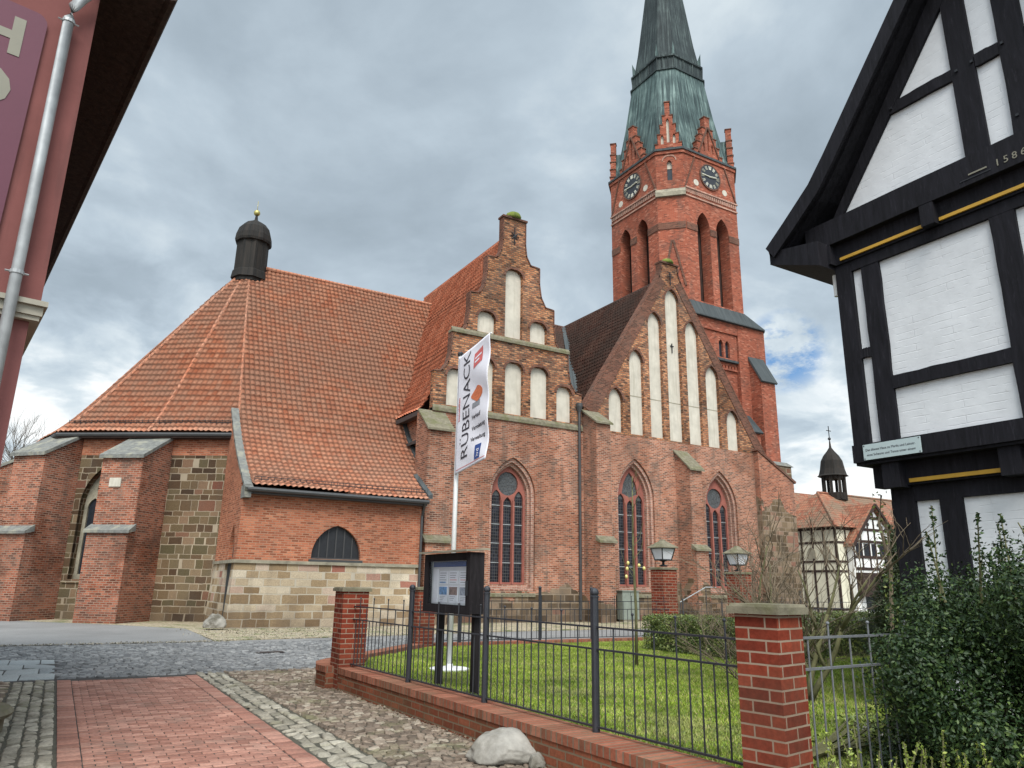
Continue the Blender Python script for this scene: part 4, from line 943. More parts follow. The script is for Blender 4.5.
mkp(MB().loft([octo(a-1.0, c*.75, 19.9), octo(a-1.0, c*.75, 31.5)]), 'belfry_core', M['wood_dark'])
# string courses, mullion bands, cornices
def band(name, z0, z1, da, mat): return mkp(MB().loft([octo(a+da, c+da*.4, z0), octo(a+da, c+da*.4, z1)], False).loft([octo(a+da, c+da*.4, z1), octo(a, c, z1+.001)], False).loft([octo(a+da, c+da*.4, z0), octo(a, c, z0-.001)], False), name, mat)
band('cornice_band', 31.62, 31.78, .17, M['lead']); band('corbel_band', 31.38, 31.62, .09, M['brick_tower'])
bs = MB()
for z0, z1, dd in ((28.62, 28.72, .14), (28.02, 28.14, .08)):
    bs.fbox(FR, 28.42, 33.5, z0, z1, -.05, dd); bs.fbox(FLT, -12.55, -7.45, z0, z1, -.05, dd)
for k in range(26): 
    bs.fbox(FR, 28.5+k*.19, 28.6+k*.19, 28.3, 28.62, -.02, .09); bs.fbox(FLT, -12.45+k*.19, -12.35+k*.19, 28.3, 28.62, -.02, .09)
mkp(bs, 'frieze_band', M['brick_jamb'])
lp = MB()
for (x0, x1) in ((28.42, 29.42), (30.64, 31.27), (32.49, 33.49)): lp.fbox(FR, x0, x1, 25.50, 26.0, -.03, .05)
for (x0, x1) in ((-12.54, -11.61), (-10.39, -9.71), (-8.49, -7.46)): lp.fbox(FLT, x0, x1, 25.50, 26.0, -.03, .05)
for m in lp.islands(): mkp(m, 'impost_band', M['brick_dark'])
# chamfer ledge and slit
pc, qc = Vector(o8[1]), Vector(o8[2]); ac_ = (qc-pc).normalized(); nc_ = Vector((ac_.y, -ac_.x, 0)); FC = frame(pc, ac_, nc_); LC_ = (qc-pc).length
mkp(MB().fbox(FC, -.1, LC_+.1, 28.0, 28.3, -.1, .2).hexa([FC(-.1, 28.3, .2), FC(LC_+.1, 28.3, .2), FC(LC_+.1, 28.3, 0), FC(-.1, 28.3, 0), FC(-.1, 28.31, .2), FC(LC_+.1, 28.31, .2), FC(LC_+.1, 28.62, 0), FC(-.1, 28.62, 0)]), 'stone_ledge', M['stone_trim'])
mkp(MB().fbox(FC, LC_/2-.16, LC_/2+.16, 29.32, 30.25, -.3, -.25), 'slit_window', M['pane'])
mkp(MB().fbox(FC, LC_/2-.17, LC_/2+.17, 30.3, 30.88, -.3, -.22), 'slit_panel', M['niche_plaster'])
mkp(MB().prism(FC, ring(LC_/2, .84, 30.85, 31.2, .1, 6), -.02, .04), 'blind_arch', M['brick_jamb'])
mkp(MB().fbox(FC, 0.0, LC_, 25.52, 26.02, -.03, .05), 'impost_band', M['brick_dark'])
for q_ in ([(.25, 21.3), (LC_/2, 24.6)], [(LC_/2, 24.6), (LC_-.25, 21.3)]): mkp(strip(MB(), FC, q_, .13, -.02, .08), 'relief_gable', M['brick_dark'])
for x_ in (.5, .94, 1.38): mkp(MB().prism(FC, ring(x_, .26, 22.2, 22.5, .05, 5), -.01, .04), 'relief_arch', M['brick_dark'])
# sloping ribs from cornice to corner, both faces
rb = MB()
for f_, x0, sg in ((FR, 28.4, 1), (FLT, -7.46, -1), (FR, 33.5, -1), (FLT, -12.54, 1)):
    strip(rb, f_, [(x0+sg*.12, 28.8), (x0+sg*1.1, 31.35)][::sg], .09, -.02, .09)
for m in rb.islands(): mkp(m, 'sloping_rib', M['brick_dark'])
rd = MB()
for f_, xs in ((FR, (29.55, 32.35)), (FLT, (-11.4, -8.6))):
    for x in xs: rd.prism(f_, circ(x, 29.36, .24, 14), -.02, .02)
for m in rd.islands(): mkp(m, 'plaster_roundel', M['niche_plaster'])
# clocks
for f_, x in ((FR, TX), (FLT, -TY)):
    k = MB(); k.prism(f_, circ(x, 30.17, .98, 40), -.02, .07); 
    k.cur = 1; k.prism(f_, circ(x, 30.17, 1.02, 40), -.02, .09, [circ(x, 30.17, .95, 40)]); k.cur = 2
    for h in range(12):
        t = math.pi/6*h; 
        for o_ in ((-.07, 0, .07) if h % 3 else (-.10, -.035, .035, .10)):
            q0, q1 = (x+math.sin(t)*.60+math.cos(t)*o_*.8, 30.17+math.cos(t)*.60-math.sin(t)*o_*.8), (x+math.sin(t)*.88+math.cos(t)*o_*1.2, 30.17+math.cos(t)*.88-math.sin(t)*o_*1.2)
            k.tube([f_(*q0, .08), f_(*q1, .08)], .017, 4)
    for t, L_, rr in ((math.pi*1.5+.04, .80, .04), (math.pi*.46, .55, .055)):
        k.tube([f_(x-math.sin(t)*.15, 30.17-math.cos(t)*.15, .11), f_(x+math.sin(t)*L_, 30.17+math.cos(t)*L_, .11)], rr, 5)
    mkp(k, 'clock', [M['clock_face'], M['brick_dark'], M['clock_gold']])
# stepped gables round the spire foot
def step_outline(cx, w, z0, zt, n=4):
    P = []; hw = w/2
    for k in range(n+1):
        xw = hw*(1-k/(n+.9)); z = z0+(zt-z0)*(k+.55)/(n+1.)
        P += [(cx-xw, z0 if k == 0 else P[-1][1]), (cx-xw, z)]
    top = (cx-hw*(1-n/(n+.9)), zt); P.append(top); P[-2] = (top[0], P[-3][1]); P = P[:-1]; P[-1] = top
    return P+[(2*cx-x, z) for x, z in reversed(P)]
for i in range(8):
    p, q = Vector(o8[i]), Vector(o8[(i+1) % 8]); L = (q-p).length; aa = (q-p).normalized(); nn = Vector((aa.y, -aa.x, 0)); f_ = frame(p, aa, nn)
    main = i % 2 == 0
    wd, zt = (2.75, 35.1) if main else (1.86, 35.6)
    ol = step_outline(L/2, wd, 31.78, zt)
    hl = [arch(L/2, .20, 32.3, 34.0, 34.3, 4), arch(L/2-.42, .2, 32.2, 32.7, 33.0, 4), arch(L/2+.42, .2, 32.2, 32.7, 33.0, 4)]
    sg_ = mkp(MB().prism(f_, ol, -.38, .04, hl), 'spire_gable', M['brick_tower'])
    pl = MB()
    for h in hl: pl.prism(f_, h, -.3, -.12)
    pl.build('niche', M['niche_plaster'] if not main else M['brick_jamb'], sg_)
    if main:
        r_ = MB(); strip(r_, f_, [(L/2-.95, 31.95), (L/2, 34.2)], .1, 0, .12); strip(r_, f_, [(L/2, 34.2), (L/2+.95, 31.95)], .1, 0, .12); r_.build('gable_rib', M['brick_dark'], sg_)
    cz = MB()
    for (x0, z0), (x1, z1) in zip(ol[:-1], ol[1:]):
        if abs(z0-z1) < 1e-4 and z0 > 31.8: cz.fbox(f_, min(x0, x1)-.05, max(x0, x1)+.05, z0, z0+.07, -.42, .09)
    [m.build('step_cap', M['brick_dark'], sg_) for m in cz.islands()]
    mkp(MB().add([tuple(f_(L/2-wd*.42, 31.8, -.38)), tuple(f_(L/2+wd*.42, 31.8, -.38)), tuple(f_(L/2, zt-.9, -.38)), (TX+(p.x+q.x-2*TX)*.18, TY+(p.y+q.y-2*TY)*.18, zt-.9)], [(0, 2, 3), (2, 1, 3)]), 'gablet_roof', M['copper'])
# spire
sp = MB().loft([octo(3.62, 1.28, 31.75), octo(2.9, 1.08, 36.2), octo(2.42, .93, 39.8)]); mkp(sp, 'lower_spire', M['copper'])
rg = MB().loft([octo(2.52, .97, 39.78), octo(2.52, .97, 39.92), octo(2.36, .90, 39.98), octo(2.32, .89, 40.95), octo(2.44, .93, 41.0), octo(2.44, .93, 41.14), octo(2.2, .85, 41.25)]); 
for i in range(8):
    p, q = octo(2.36, .90, 40)[i], octo(2.36, .90, 40)[(i+1) % 8]
    for t in (0, .33, .67): rg.tube([(p[0]+(q[0]-p[0])*t, p[1]+(q[1]-p[1])*t, 39.95), (p[0]+(q[0]-p[0])*t, p[1]+(q[1]-p[1])*t, 41.0)], .045, 4)
mkp(rg, 'spire_gallery', M['copper_dark'])
us = MB().loft([octo(2.22, .86, 41.2), octo(1.92, .74, 43.2), octo(1.38, .55, 48.), octo(.06, .03, 60.5)]); mkp(us, 'upper_spire', M['copper_dark'])
for i in range(8):
    p = Vector(octo(2.3, .88, 41.15)[i]); ctr = Vector((TX, TY, 41.15)); dd = (p-ctr).normalized(); sdv = Vector((-dd.y, dd.x, 0))*.14
    mkp(MB().add([tuple(p+sdv), tuple(p-sdv), tuple(p+dd*.05+Vector((0, 0, 1.25))), tuple(p-dd*.5)], [(0, 1, 2), (1, 3, 2), (3, 0, 2)]), 'spire_gablet', M['copper'])
mkp(MB().tube([(TX, TY, 60.3), (TX, TY, 63)], .05, 6).ball((TX, TY, 61.2), .3), 'spire_finial', M['gold'])

# ================================================================== fenced lawn plot: low walls, pillars, fences
def lantern_pillar(): pass
FB = M['brick_fence']
def pillar(name, cx, cy, w, z0, z1, rot, label, cap=.065, group=None, base=False):
    t = thing(name, (cx, cy, 0), label, 'pillar', group)
    m = MB(); hw = w/2
    n = int(round((z1-z0)/.075))
    m.rbox(cx, cy, w, w, z0, z1, rot); m.build('shaft', FB, t)
    e = w+.07
    MB().rbox(cx, cy, e, e, z1, z1+cap*.72, rot).rbox(cx, cy, e-.02, e-.02, z1+cap*.72, z1+cap, rot, .97).build('cap', M['mossy_stone'], t)
    return t
PG = 'red brick pillars of the fenced plot'
pillar('brick_pillar', -1.075, -24.11, .315, -.05, 1.44, R(10), 'red brick pillar nearest the viewer, flat mossy stone cap, beside the dark holly', group=PG)
pillar('brick_pillar', -1.12, -15.72, .42, -.05, 1.46, R(0), 'red brick pillar at the near corner of the lawn, next to the curved wall end', group=PG)
pillar('brick_pillar', 1.92, -11.75, .42, -.05, 1.46, R(0), 'red brick pillar behind the notice board, without a lantern', group=PG)
pillar('brick_pillar', 9.3, -11.55, .50, -.05, 2.08, R(0), 'tall red brick pillar carrying a lantern beside the clipped hedge', group=PG)
pillar('brick_pillar', 12.25, -11.55, .50, -.05, 2.02, R(0), 'tall red brick pillar carrying a lantern behind the bare shrub', group=PG)
def lantern(cx, cy, z, label):
    t = thing('pillar_lantern', (cx, cy, z), label, 'lantern', 'lanterns on the gate pillars')
    MB().lathe((cx, cy, z), [(.11, 0), (.11, .03), (.035, .06), (.035, .13), (.10, .15), (.14, .17)], 8).build('lantern_foot', M['iron'], t)
    gl = MB(); 
    r0, r1, za, zb = .155, .235, z+.18, z+.50
    gl.loft([[(cx+a*r0, cy+b*r0, za) for a, b in ((-1, -1), (1, -1), (1, 1), (-1, 1))], [(cx+a*r1, cy+b*r1, zb) for a, b in ((-1, -1), (1, -1), (1, 1), (-1, 1))]]).build('lantern_glass', M['lamp_glass'], t)
    fr_ = MB()
    for a, b in ((-1, -1), (1, -1), (1, 1), (-1, 1)): fr_.tube([(cx+a*r0*1.02, cy+b*r0*1.02, za-.02), (cx+a*r1*1.02, cy+b*r1*1.02, zb+.01)], .017, 5)
    q = [(-1, -1), (1, -1), (1, 1), (-1, 1), (-1, -1)]
    for (a, b), (c, d) in zip(q[:-1], q[1:]):
        fr_.tube([(cx+a*r0, cy+b*r0, za), (cx+c*r0, cy+d*r0, za)], .02, 5); fr_.tube([(cx+a*r1, cy+b*r1, zb), (cx+c*r1, cy+d*r1, zb)], .02, 5)
    fr_.build('lantern_frame', M['iron'], t)
    MB().loft([[(cx+a*.31, cy+b*.31, zb) for a, b in q[:4]], [(cx+a*.31, cy+b*.31, zb+.025) for a, b in q[:4]], [(cx+a*.07, cy+b*.07, zb+.20) for a, b in q[:4]], [(cx+a*.05, cy+b*.05, zb+.24) for a, b in q[:4]]]).build('lantern_roof', M['mossy_stone'], t)
lantern(9.3, -11.55, 2.17, 'four-sided lantern with milky glass on the left gate pillar, behind the sapling')
lantern(12.25, -11.55, 2.11, 'four-sided lantern with milky glass on the right gate pillar, seen through bare twigs')

def low_wall(name, pts, label, w=.30, zt=.33, group='low brick walls round the lawn'):
    t = thing(name, (*pts[0], 0), label, 'low wall', group)
    P = [Vector((*p, 0)) for p in pts]; L = []; Rr = []; acc = [0.]
    for i, p in enumerate(P):
        d = (P[min(i+1, len(P)-1)]-P[max(i-1, 0)]).normalized(); n = Vector((-d.y, d.x, 0)); L.append(p+n*w/2); Rr.append(p-n*w/2)
        if i: acc.append(acc[-1]+(P[i]-P[i-1]).length)
    def slab(z0, z1, e, mat, nm):
        V, F, UV = [], [], []
        for i in range(len(P)):
            n = (L[i]-Rr[i]).normalized()*e
            for q, z in ((Rr[i]-n, z0), (Rr[i]-n, z1), (L[i]+n, z1), (L[i]+n, z0)): V.append((q.x, q.y, z))
        vs, fs, uv = [], [], []
        for i in range(len(P)-1):
            for k, (va, vb) in enumerate(((z0, z1), (5, 5+w+2*e), (z0, z1), (0, w))):
                a, b = i*4+k, i*4+(k+1) % 4; c, d = a+4, b+4; m = len(vs)
                vs += [V[a], V[c], V[d], V[b]]; uv += [(acc[i], va), (acc[i+1], va), (acc[i+1], vb), (acc[i], vb)]; fs.append((m, m+1, m+2, m+3))
        for i in (0, len(P)-1):
            m = len(vs); vs += V[i*4:i*4+4]; uv += [(0, z0), (0, z1), (w, z1), (w, z0)]; fs.append((m, m+1, m+2, m+3))
        return mk(nm, np.array([tuple(v) for v in vs]), fs, mat, t, uv=np.array(uv))
    slab(-.05, zt-.09, 0, M['brick_lowwall'], 'brick_courses'); slab(zt-.088, zt, .014, M['brick_rowlock'], 'rowlock_coping')
    return t
XW = -1.04
low_wall('low_brick_wall', [(-.95, -23.98), (-1.02, -21), (-1.08, -18), (-1.14, -15.92)], 'long low brick wall with upright coping bricks along the cobbled pavement', w=.38)
cv = [(-1.32, -15.72), (-1.34, -15.3), (-1.22, -14.9), (-.95, -14.55), (-.5, -14.12), (.1, -13.55), (1.0, -12.65), (1.75, -11.95)]
low_wall('low_brick_wall', cv, 'low brick wall curving round the lawn corner from pillar to pillar', w=.28)
low_wall('low_brick_wall', [(2.1, -11.95), (5, -11.95), (9.1, -11.95)], 'low brick wall on the far side of the lawn beside the street', w=.28)
low_wall('low_brick_wall', [(12.6, -11.7), (18, -11.7), (26, -11.7)], 'low brick wall running right from the second lantern pillar', w=.28)

def fence(name, p0, p1, label, posts, mat, z0=.33, zr=(.375, 1.04, 1.235), zp=1.5, tall=1.36, sp=.13, phase=0, group='metal railings of the fenced plot', ofs=0.):
    t = thing(name, (*p0, z0), label, 'railing', group)
    a, b = Vector((*p0, 0)), Vector((*p1, 0)); L = (b-a).length; d = (b-a)/L
    for z in zr: MB().rbox((a.x+b.x)/2, (a.y+b.y)/2, L, .024, z-.008, z+.008, math.atan2(d.y, d.x)).build('rail', mat, t)
    post0 = None
    for s in posts:
        p = a+d*s
        if post0 is None: post0 = MB().tube([(p.x, p.y, z0-.01), (p.x, p.y, zp)], .036, 12).lathe((p.x, p.y, zp), [(.042, 0), (.042, .012), (.030, .02)], 12).ball((p.x, p.y, zp+.045), .042, 12, 8).build('post', mat, t, smooth=False); pp = p
        else: o = post0.copy(); COL.objects.link(o); o.parent = t; o.matrix_parent_inverse = post0.matrix_parent_inverse.copy(); o.location = p-pp
    protos = {}
    n = int(L/sp)
    for k in range(1, n+1):
        s = k*sp+ofs
        if s > L-.03 or any(abs(s-q) < .05 for q in posts): continue
        ty = {0: 2, 2: 1}.get((k+phase) % 4, 0); p = a+d*s
        if ty not in protos:
            m = MB(); zt_ = (zr[1], zr[2], tall)[ty]; m.tube([(p.x, p.y, zr[0]), (p.x, p.y, zt_)], .0072, 6)
            if ty == 2: m.ball((p.x, p.y, tall+.006), .014, 8, 5)
            protos[ty] = (m.build('baluster', mat, t), p)
        else:
            q, pp_ = protos[ty]; o = q.copy(); COL.objects.link(o); o.parent = t; o.matrix_parent_inverse = q.matrix_parent_inverse.copy(); o.location = p-pp_
    return t
FP = M['fence_paint']
XF = -.98
fence('metal_railing', (-.78, -23.97), (-1.14, -15.93), 'dark railing on the long low wall in front of the lawn', [23.93-21.85, 23.93-19.9, 23.93-17.94], FP)
fence('metal_railing', (2.15, -12.0), (9.05, -12.0), 'dark railing on the far wall between notice board and lantern pillar', [.6, 2.75, 4.3], FP, sp=.14)
fence('metal_railing', (-.85, -24.05), (2.7, -23.9), 'pale grey railing running right from the nearest pillar into the holly', [], M['fence_grey'], z0=.1, zr=(.30, 1.06, 1.27), sp=.125, tall=1.36)
MB().box(-.86, 2.9, -24.1, -23.82, 0, .24).build  # (kerb below the grey railing)
kb = MB().box(-.84, 2.9, -24.06, -23.86, 0, .22).build('stone_kerb', M['stone_trim']); tag(kb, 'narrow stone kerb under the pale grey railing by the holly', 'kerb')
fence('metal_railing', (12.7, -11.75), (26, -11.75), 'dark railing on the low wall right of the second lantern pillar', [2, 4.5, 7, 9.5, 12], FP, sp=.14)
fence('metal_railing', (19.6, -1.2), (27.4, -1.2), 'dark iron railing at the foot of the church behind the gate', [.1, 2.6, 5.2, 7.7], FP, z0=0, zr=(.12, .55, .92), zp=1.05, tall=1.0, sp=.16)
# handrail by the church steps
hr = thing('handrail', (20.8, -.4, 0), 'pale metal handrail sloping up beside the church wall', 'handrail')
MB().tube([(20.2, -.5, .95), (21.9, -.5, 1.65), (22.6, -.5, 1.65)], .026, 8).build('rail', M['zinc'], hr)
for x, z in ((20.2, .95), (21.9, 1.65)): MB().tube([(x, -.5, 0), (x, -.5, z)], .022, 6).build('upright', M['fence_paint'], hr)
cb_ = thing('utility_cabinet', (18.4, .95, 0), 'grey-green metal cabinet standing under the middle church window', 'cabinet')
MB().box(17.75, 18.75, .75, 1.15, .12, 1.40).build('housing', M['cab_green'], cb_); MB().box(17.8, 18.7, .78, 1.12, 0, .12).build('base', M['stone_trim'], cb_)
MB().box(18.235, 18.245, .742, .75, .16, 1.36).build('door_gap', M['iron'], cb_); MB().box(17.70, 18.8, .70, 1.18, 1.40, 1.44).build('lid', M['cab_green'], cb_)

# ------------------------------------------------------------------ notice board
NB = frame((-.775, 0, 0), (0, -1, 0), (-1, 0, 0))      # s = -y
nb = thing('notice_board', (-.68, -18.5, .27), 'dark wooden notice board with glazed front and leaflets on two posts', 'notice board')
s0, s1, z0, z1 = 17.80, 19.18, 1.24, 2.0
WB = M['wood_board']
cm = MB(); cm.prism(NB, [(s0, z0), (s1, z0), (s1, z1), (s0, z1)], -.19, -.015, [[(s0+.09, z0+.07), (s1-.09, z0+.07), (s1-.09, z1-.08), (s0+.09, z1-.08)]])
cm.fbox(NB, s0+.02, s1-.02, z0+.02, z1-.02, -.20, -.17); cm.build('case', WB, nb)
fd = MB().prism(NB, [(s0-.01, z0-.01), (s1+.01, z0-.01), (s1+.01, z1), (s0-.01, z1)], -.012, .02, [[(s0+.13, z0+.10), (s1-.10, z0+.10), (s1-.10, z1-.10), (s0+.13, z1-.10)]]).build('door_frame', WB, nb)
MB().fbox(NB, s1-.075, s1-.035, z0+.22, z0+.40, .02, .04).build('lock', M['iron'], fd)
MB().fbox(NB, s0+.13, s1-.10, z0+.10, z1-.10, .0, .004).build('glass_pane', M['showcase_glass'], fd)
MB().fbox(NB, s0+.09, s1-.09, z0+.07, z1-.08, -.075, -.062).build('back_panel', M['board_back'], nb)
MB().hexa([NB(s0-.06, z1+.005, .10), NB(s1+.05, z1+.005, .10), NB(s1+.05, z1+.03, -.24), NB(s0-.06, z1+.03, -.24), NB(s0-.06, z1+.03, .10), NB(s1+.05, z1+.03, .10), NB(s1+.05, z1+.055, -.24), NB(s0-.06, z1+.055, -.24)]).build('top_board', M['stone_trim'], nb)
MB().fbox(NB, s0+.14, s1-.12, z1-.175, z1-.105, -.06, -.054).build('blue_header', M['ink_blue'], nb)
for s in (17.98, 19.02): MB().rbox(-.60, -s, .085, .085, .2, 1.98, 0).build('leg', WB, nb)
k = 0
for row, (za, zb) in enumerate(((z0+.12, z0+.335), (z0+.36, z0+.53))):
    for c_ in range(3):
        sa = s0+.34+c_*.31; 
        if row == 0:
            l = MB().fbox(NB, sa, sa+.255, za, zb, -.061, -.057).build('leaflet', M['paper'], nb)
            MB().fbox(NB, sa+.012, sa+.243, za+.10, zb-.012, -.057, -.054).build('photo', (M['photo_blue'], M['photo_brown'], M['photo_grey'])[c_], l)
            for q in range(3): MB().fbox(NB, sa+.03, sa+.19-.03*q, za+.075-q*.022, za+.081-q*.022, -.057, -.0545).build('text_line', M['ink_grey'], l)
        else:
            l = MB().fbox(NB, sa-.01*c_, sa+.26, za, zb, -.061, -.057).build('leaflet', M['paper'], nb)
            for q in range(5): MB().fbox(NB, sa+.02, sa+.22-.02*(q % 3), zb-.03-q*.03, zb-.022-q*.03, -.057, -.0545).build('text_line', M['ink_red'] if (q == 3 and c_) else M['ink_grey'], l)
            if c_ == 0: MB().fbox(NB, sa+.02, sa+.2, za+.012, za+.03, -.057, -.054).build('photo', M['photo_blue'], l)
MB().fbox(NB, s0+.15, s0+.30, z0+.12, z1-.2, -.061, -.057).build('leaflet', M['paper'], nb)

# ------------------------------------------------------------------ flagpole and flag
FPX, FPY = .38, -16.32
fpo = thing('flagpole', (FPX, FPY, .27), 'slim white flagpole on a round base plate on the lawn', 'flagpole')
MB().tube([(FPX, FPY, .29), (FPX, FPY, 5.56)], [.045, .032], 12).build('pole', M['white_metal'], fpo, smooth=True)
MB().lathe((FPX, FPY, 0), [(.32, .262), (.32, .292), (.29, .30), (.06, .30), (.055, .36)], 24).build('base_plate', M['white_metal'], fpo)
MB().lathe((FPX, FPY, 5.56), [(.05, 0), (.055, .04), (.04, .07), (.01, .08)], 10).build('pole_cap', M['iron'], fpo)
MB().tube([(FPX, FPY, 5.50), (FPX-.02, FPY-1.17, 5.66)], .012, 6).build('flag_arm', M['white_metal'], fpo)
def FL_(s, z, d=0.):    # s from pole, 0..1.18 ; z height ; gentle waves
    k = s/1.18; bt_ = (5.5-z)/2.1
    wv = .022*math.sin(z*3.1+s*2.2)*k+.03*math.sin(z*1.3+.6)*k*bt_+.018*math.sin(z*9+s*5)*k
    zz = z+.16*k-.03*k*bt_*math.sin(2.2*k)
    return Vector((FPX-.055+wv*1.0-d, FPY-.055-s*(1-.02*bt_)-.03*k*bt_, zz))
V, F_, nU, nW = [], [], 24, 60
for j in range(nW+1):
    for i in range(nU+1): V.append(tuple(FL_(1.14*i/nU, 3.40+2.09*j/nW)))
F_ = [(j*(nU+1)+i, j*(nU+1)+i+1, (j+1)*(nU+1)+i+1, (j+1)*(nU+1)+i) for j in range(nW) for i in range(nU)]
flg = mk('flag', np.array(V), F_, M['flag_cloth'], None, smooth=True, label='tall white advertising flag with upright dark lettering, hanging from the white flagpole', cat='flag')
so = flg.modifiers.new('s', 'SOLIDIFY'); so.thickness = .004; so.offset = 0
text('RÜBENACK', FL_, .47, 3.58, .362, M['ink'], flg, d=.006, ext=.0015, rot=math.pi/2, bold=-.002)
def fq(name, s0, s1, z0, z1, mat, d=.006, sl=0.):
    n = 6; vs = []; fs = []
    for j in range(n+1):
        for i in range(n+1): 
            s = s0+(s1-s0)*i/n; vs.append(tuple(FL_(s, z0+(z1-z0)*j/n+sl*(s-s0), d)))
    fs = [(j*(n+1)+i, j*(n+1)+i+1, (j+1)*(n+1)+i+1, (j+1)*(n+1)+i) for j in range(n) for i in range(n)]
    return mk(name, np.array(vs), fs, mat, flg)
fq('red_label', .62, .90, 5.06, 5.32, M['ink_red'], sl=.2); fq('white_stroke', .66, .86, 5.21, 5.24, M['flag_cloth'], d=.009, sl=.2); fq('white_stroke', .66, .80, 5.14, 5.17, M['flag_cloth'], d=.009, sl=.2)
pc_ = MB()
pc_.prism(FL_, [(.60+.17*math.cos(t)+.03*math.cos(3*t)+.12, 4.60+.13*math.sin(t)+.02*math.sin(2*t)) for t in np.linspace(0, 6.0, 22)], .006, .009)
pc_.build('orange_emblem', M['ink_orange'], flg)
fq('grey_emblem', .58, .84, 4.38, 4.47, M['ink_grey'])
for i, wd in enumerate(('Verkauf', 'Vermietung', 'Verwaltung')): text(wd, FL_, .56, 4.20-i*.19, .10, M['ink'], flg, d=.006, ext=.001, bold=.001)
fq('blue_badge', .74, .93, 3.48, 3.72, M['ink_blue']); text('ivd', FL_, .88, 3.51, .12, M['flag_cloth'], flg, d=.009, ext=.001, rot=math.pi/2)
text('Immobilien', FL_, .12, 4.30, .095, M['ink_red'], flg, d=.006, ext=.001, rot=math.pi/2)
fq('hem_line', .05, 1.10, 3.455, 3.465, M['ink_red'])

# ------------------------------------------------------------------ stones
def boulder(name, c, size, seed, label, mat, cat='boulder', rot=0.):
    r = np.random.default_rng(seed)
    import bmesh
    bm = bmesh.new(); bmesh.ops.create_icosphere(bm, subdivisions=5, radius=1)
    from mathutils import noise
    for v in bm.verts:
        p = v.co.copy(); n = noise.fractal(p*.9+Vector((seed, 0, 0)), 1.0, 2.0, 5)*.30+noise.fractal(p*3+Vector((0, seed, 0)), 1, 2, 4)*.05
        q = p*(1+n)
        # facets
        for dv_ in dirs[seed % len(dirs)]:
            dd = Vector(dv_).normalized(); lim = .80; k = q.dot(dd)
            if k > lim: q -= dd*(k-lim)*.8
        v.co = Vector((q.x*size[0], q.y*size[1], max(q.z, -.55)*size[2]))
    me = bpy.data.meshes.new(name); bm.to_mesh(me); bm.free(); me.polygons.foreach_set('use_smooth', [True]*len(me.polygons))
    me.materials.append(mat); o = bpy.data.objects.new(name, me); COL.objects.link(o); o.location = c; o.rotation_euler = (0, 0, rot)
    auto_uv(me); tag(o, label, cat); return o
dirs = [[(1, .3, .6), (-1, -.4, .7), (0, -.9, .35), (.2, .5, .9)], [(-.5, -.9, .5), (.6, -.6, .8), (-1, .2, .4), (.9, .3, .3)]]
boulder('boulder', (-1.40, -21.12, .10), (.33, .25, .17), 3, 'large pale boulder lying on the cobbles against the low brick wall', M['granite'], rot=R(-30))
boulder('stone', (-1.27, -21.52, .05), (.085, .07, .075), 5, 'small rounded stone beside the large pale boulder', M['granite'], 'stone')
boulder('round_stone', (-.55, -.55, .24), (.30, .30, .30), 8, 'round sandstone guard stone at the chapel corner by the door', M['granite'], 'guard stone')
boulder('stone', (1.6, -22.9, .3), (.22, .16, .09), 7, 'flat grey stone on the lawn near the bare shrub', M['granite'], 'stone')
boulder('stone', (-3.9, 4.7, .06), (.15, .11, .07), 9, 'small stone in the gravel at the foot of the choir buttresses', M['granite'], 'stone')
stp = thing('stone_step', (-5.98, -17.6, 0), 'worn mossy stone step at the left edge beside the red house', 'stone step')
sm_ = MB(); sm_.loft([[(-5.98+.45*math.cos(t), -17.6+.6*math.sin(t), z) for t in np.linspace(0, 2*math.pi, 25)[:-1]] for z in (-.02, .17)]); sm_.build('stone_body', M['mossy_stone'], stp)
MB().loft([[(-5.98+(.45+e)*math.cos(t), -17.6+(.6+e)*math.sin(t), z) for t in np.linspace(0, 2*math.pi, 25)[:-1]] for e, z in ((.06, .17), (.08, .21), (.04, .25), (-.1, .26))]).build('stone_tread', M['mossy_stone'], stp)

# ================================================================== red plastered house, left edge
lh = thing('red_house', (-5.73, -20.63, 0), 'dusty red plastered house at the left edge with deep dark eaves', 'house')
LC = Vector((-5.73, -20.63, 0)); LF = frame(LC, (.9863, .1650, 0), (.165, -.9863, 0)); 
sd = Vector((-.1306, .9915, 0)); sn_ = Vector((.9915, .1306, 0)); LS = frame(LC, -sd, sn_)     # side wall: s = -distance back
def corner(dist, off): return LC+sd*dist+sn_*off
wl = MB(); bk_ = LC+sd*11; lf_ = LC-Vector((.9863, .165, 0))*7; bl_ = lf_+sd*11
wl.vprism([tuple(lf_[:2]), tuple(LC[:2]), tuple(bk_[:2]), tuple(bl_[:2])], 3.76, 7.25).build('upper_wall', M['pink_plaster'], lh)
e = .05; c2 = LC-Vector((.9863, .165, 0))*e-Vector((.165, -.9863, 0))*e
MB().vprism([tuple((lf_-Vector((.165, -.9863, 0))*e)[:2]), tuple(c2[:2]), tuple((bk_-sn_*e)[:2]), tuple(bl_[:2])], 0, 3.70).build('lower_wall', M['pink_plaster_low'], lh)
cr = MB()
for z0_, z1_, o_ in ((3.68, 3.72, .015), (3.72, 3.80, .035), (3.80, 3.845, .07)):
    cr.vprism([tuple((lf_+Vector((.165, -.9863, 0))*o_)[:2]), tuple((LC+Vector((.165, -.9863, 0))*o_+Vector((.9863, .165, 0))*o_*.7)[:2]), tuple((bk_+sn_*o_*.7)[:2]), tuple(bk_[:2]), tuple(bl_[:2])], z0_, z1_)
cr.build('cornice', M['cornice_grey'], lh)
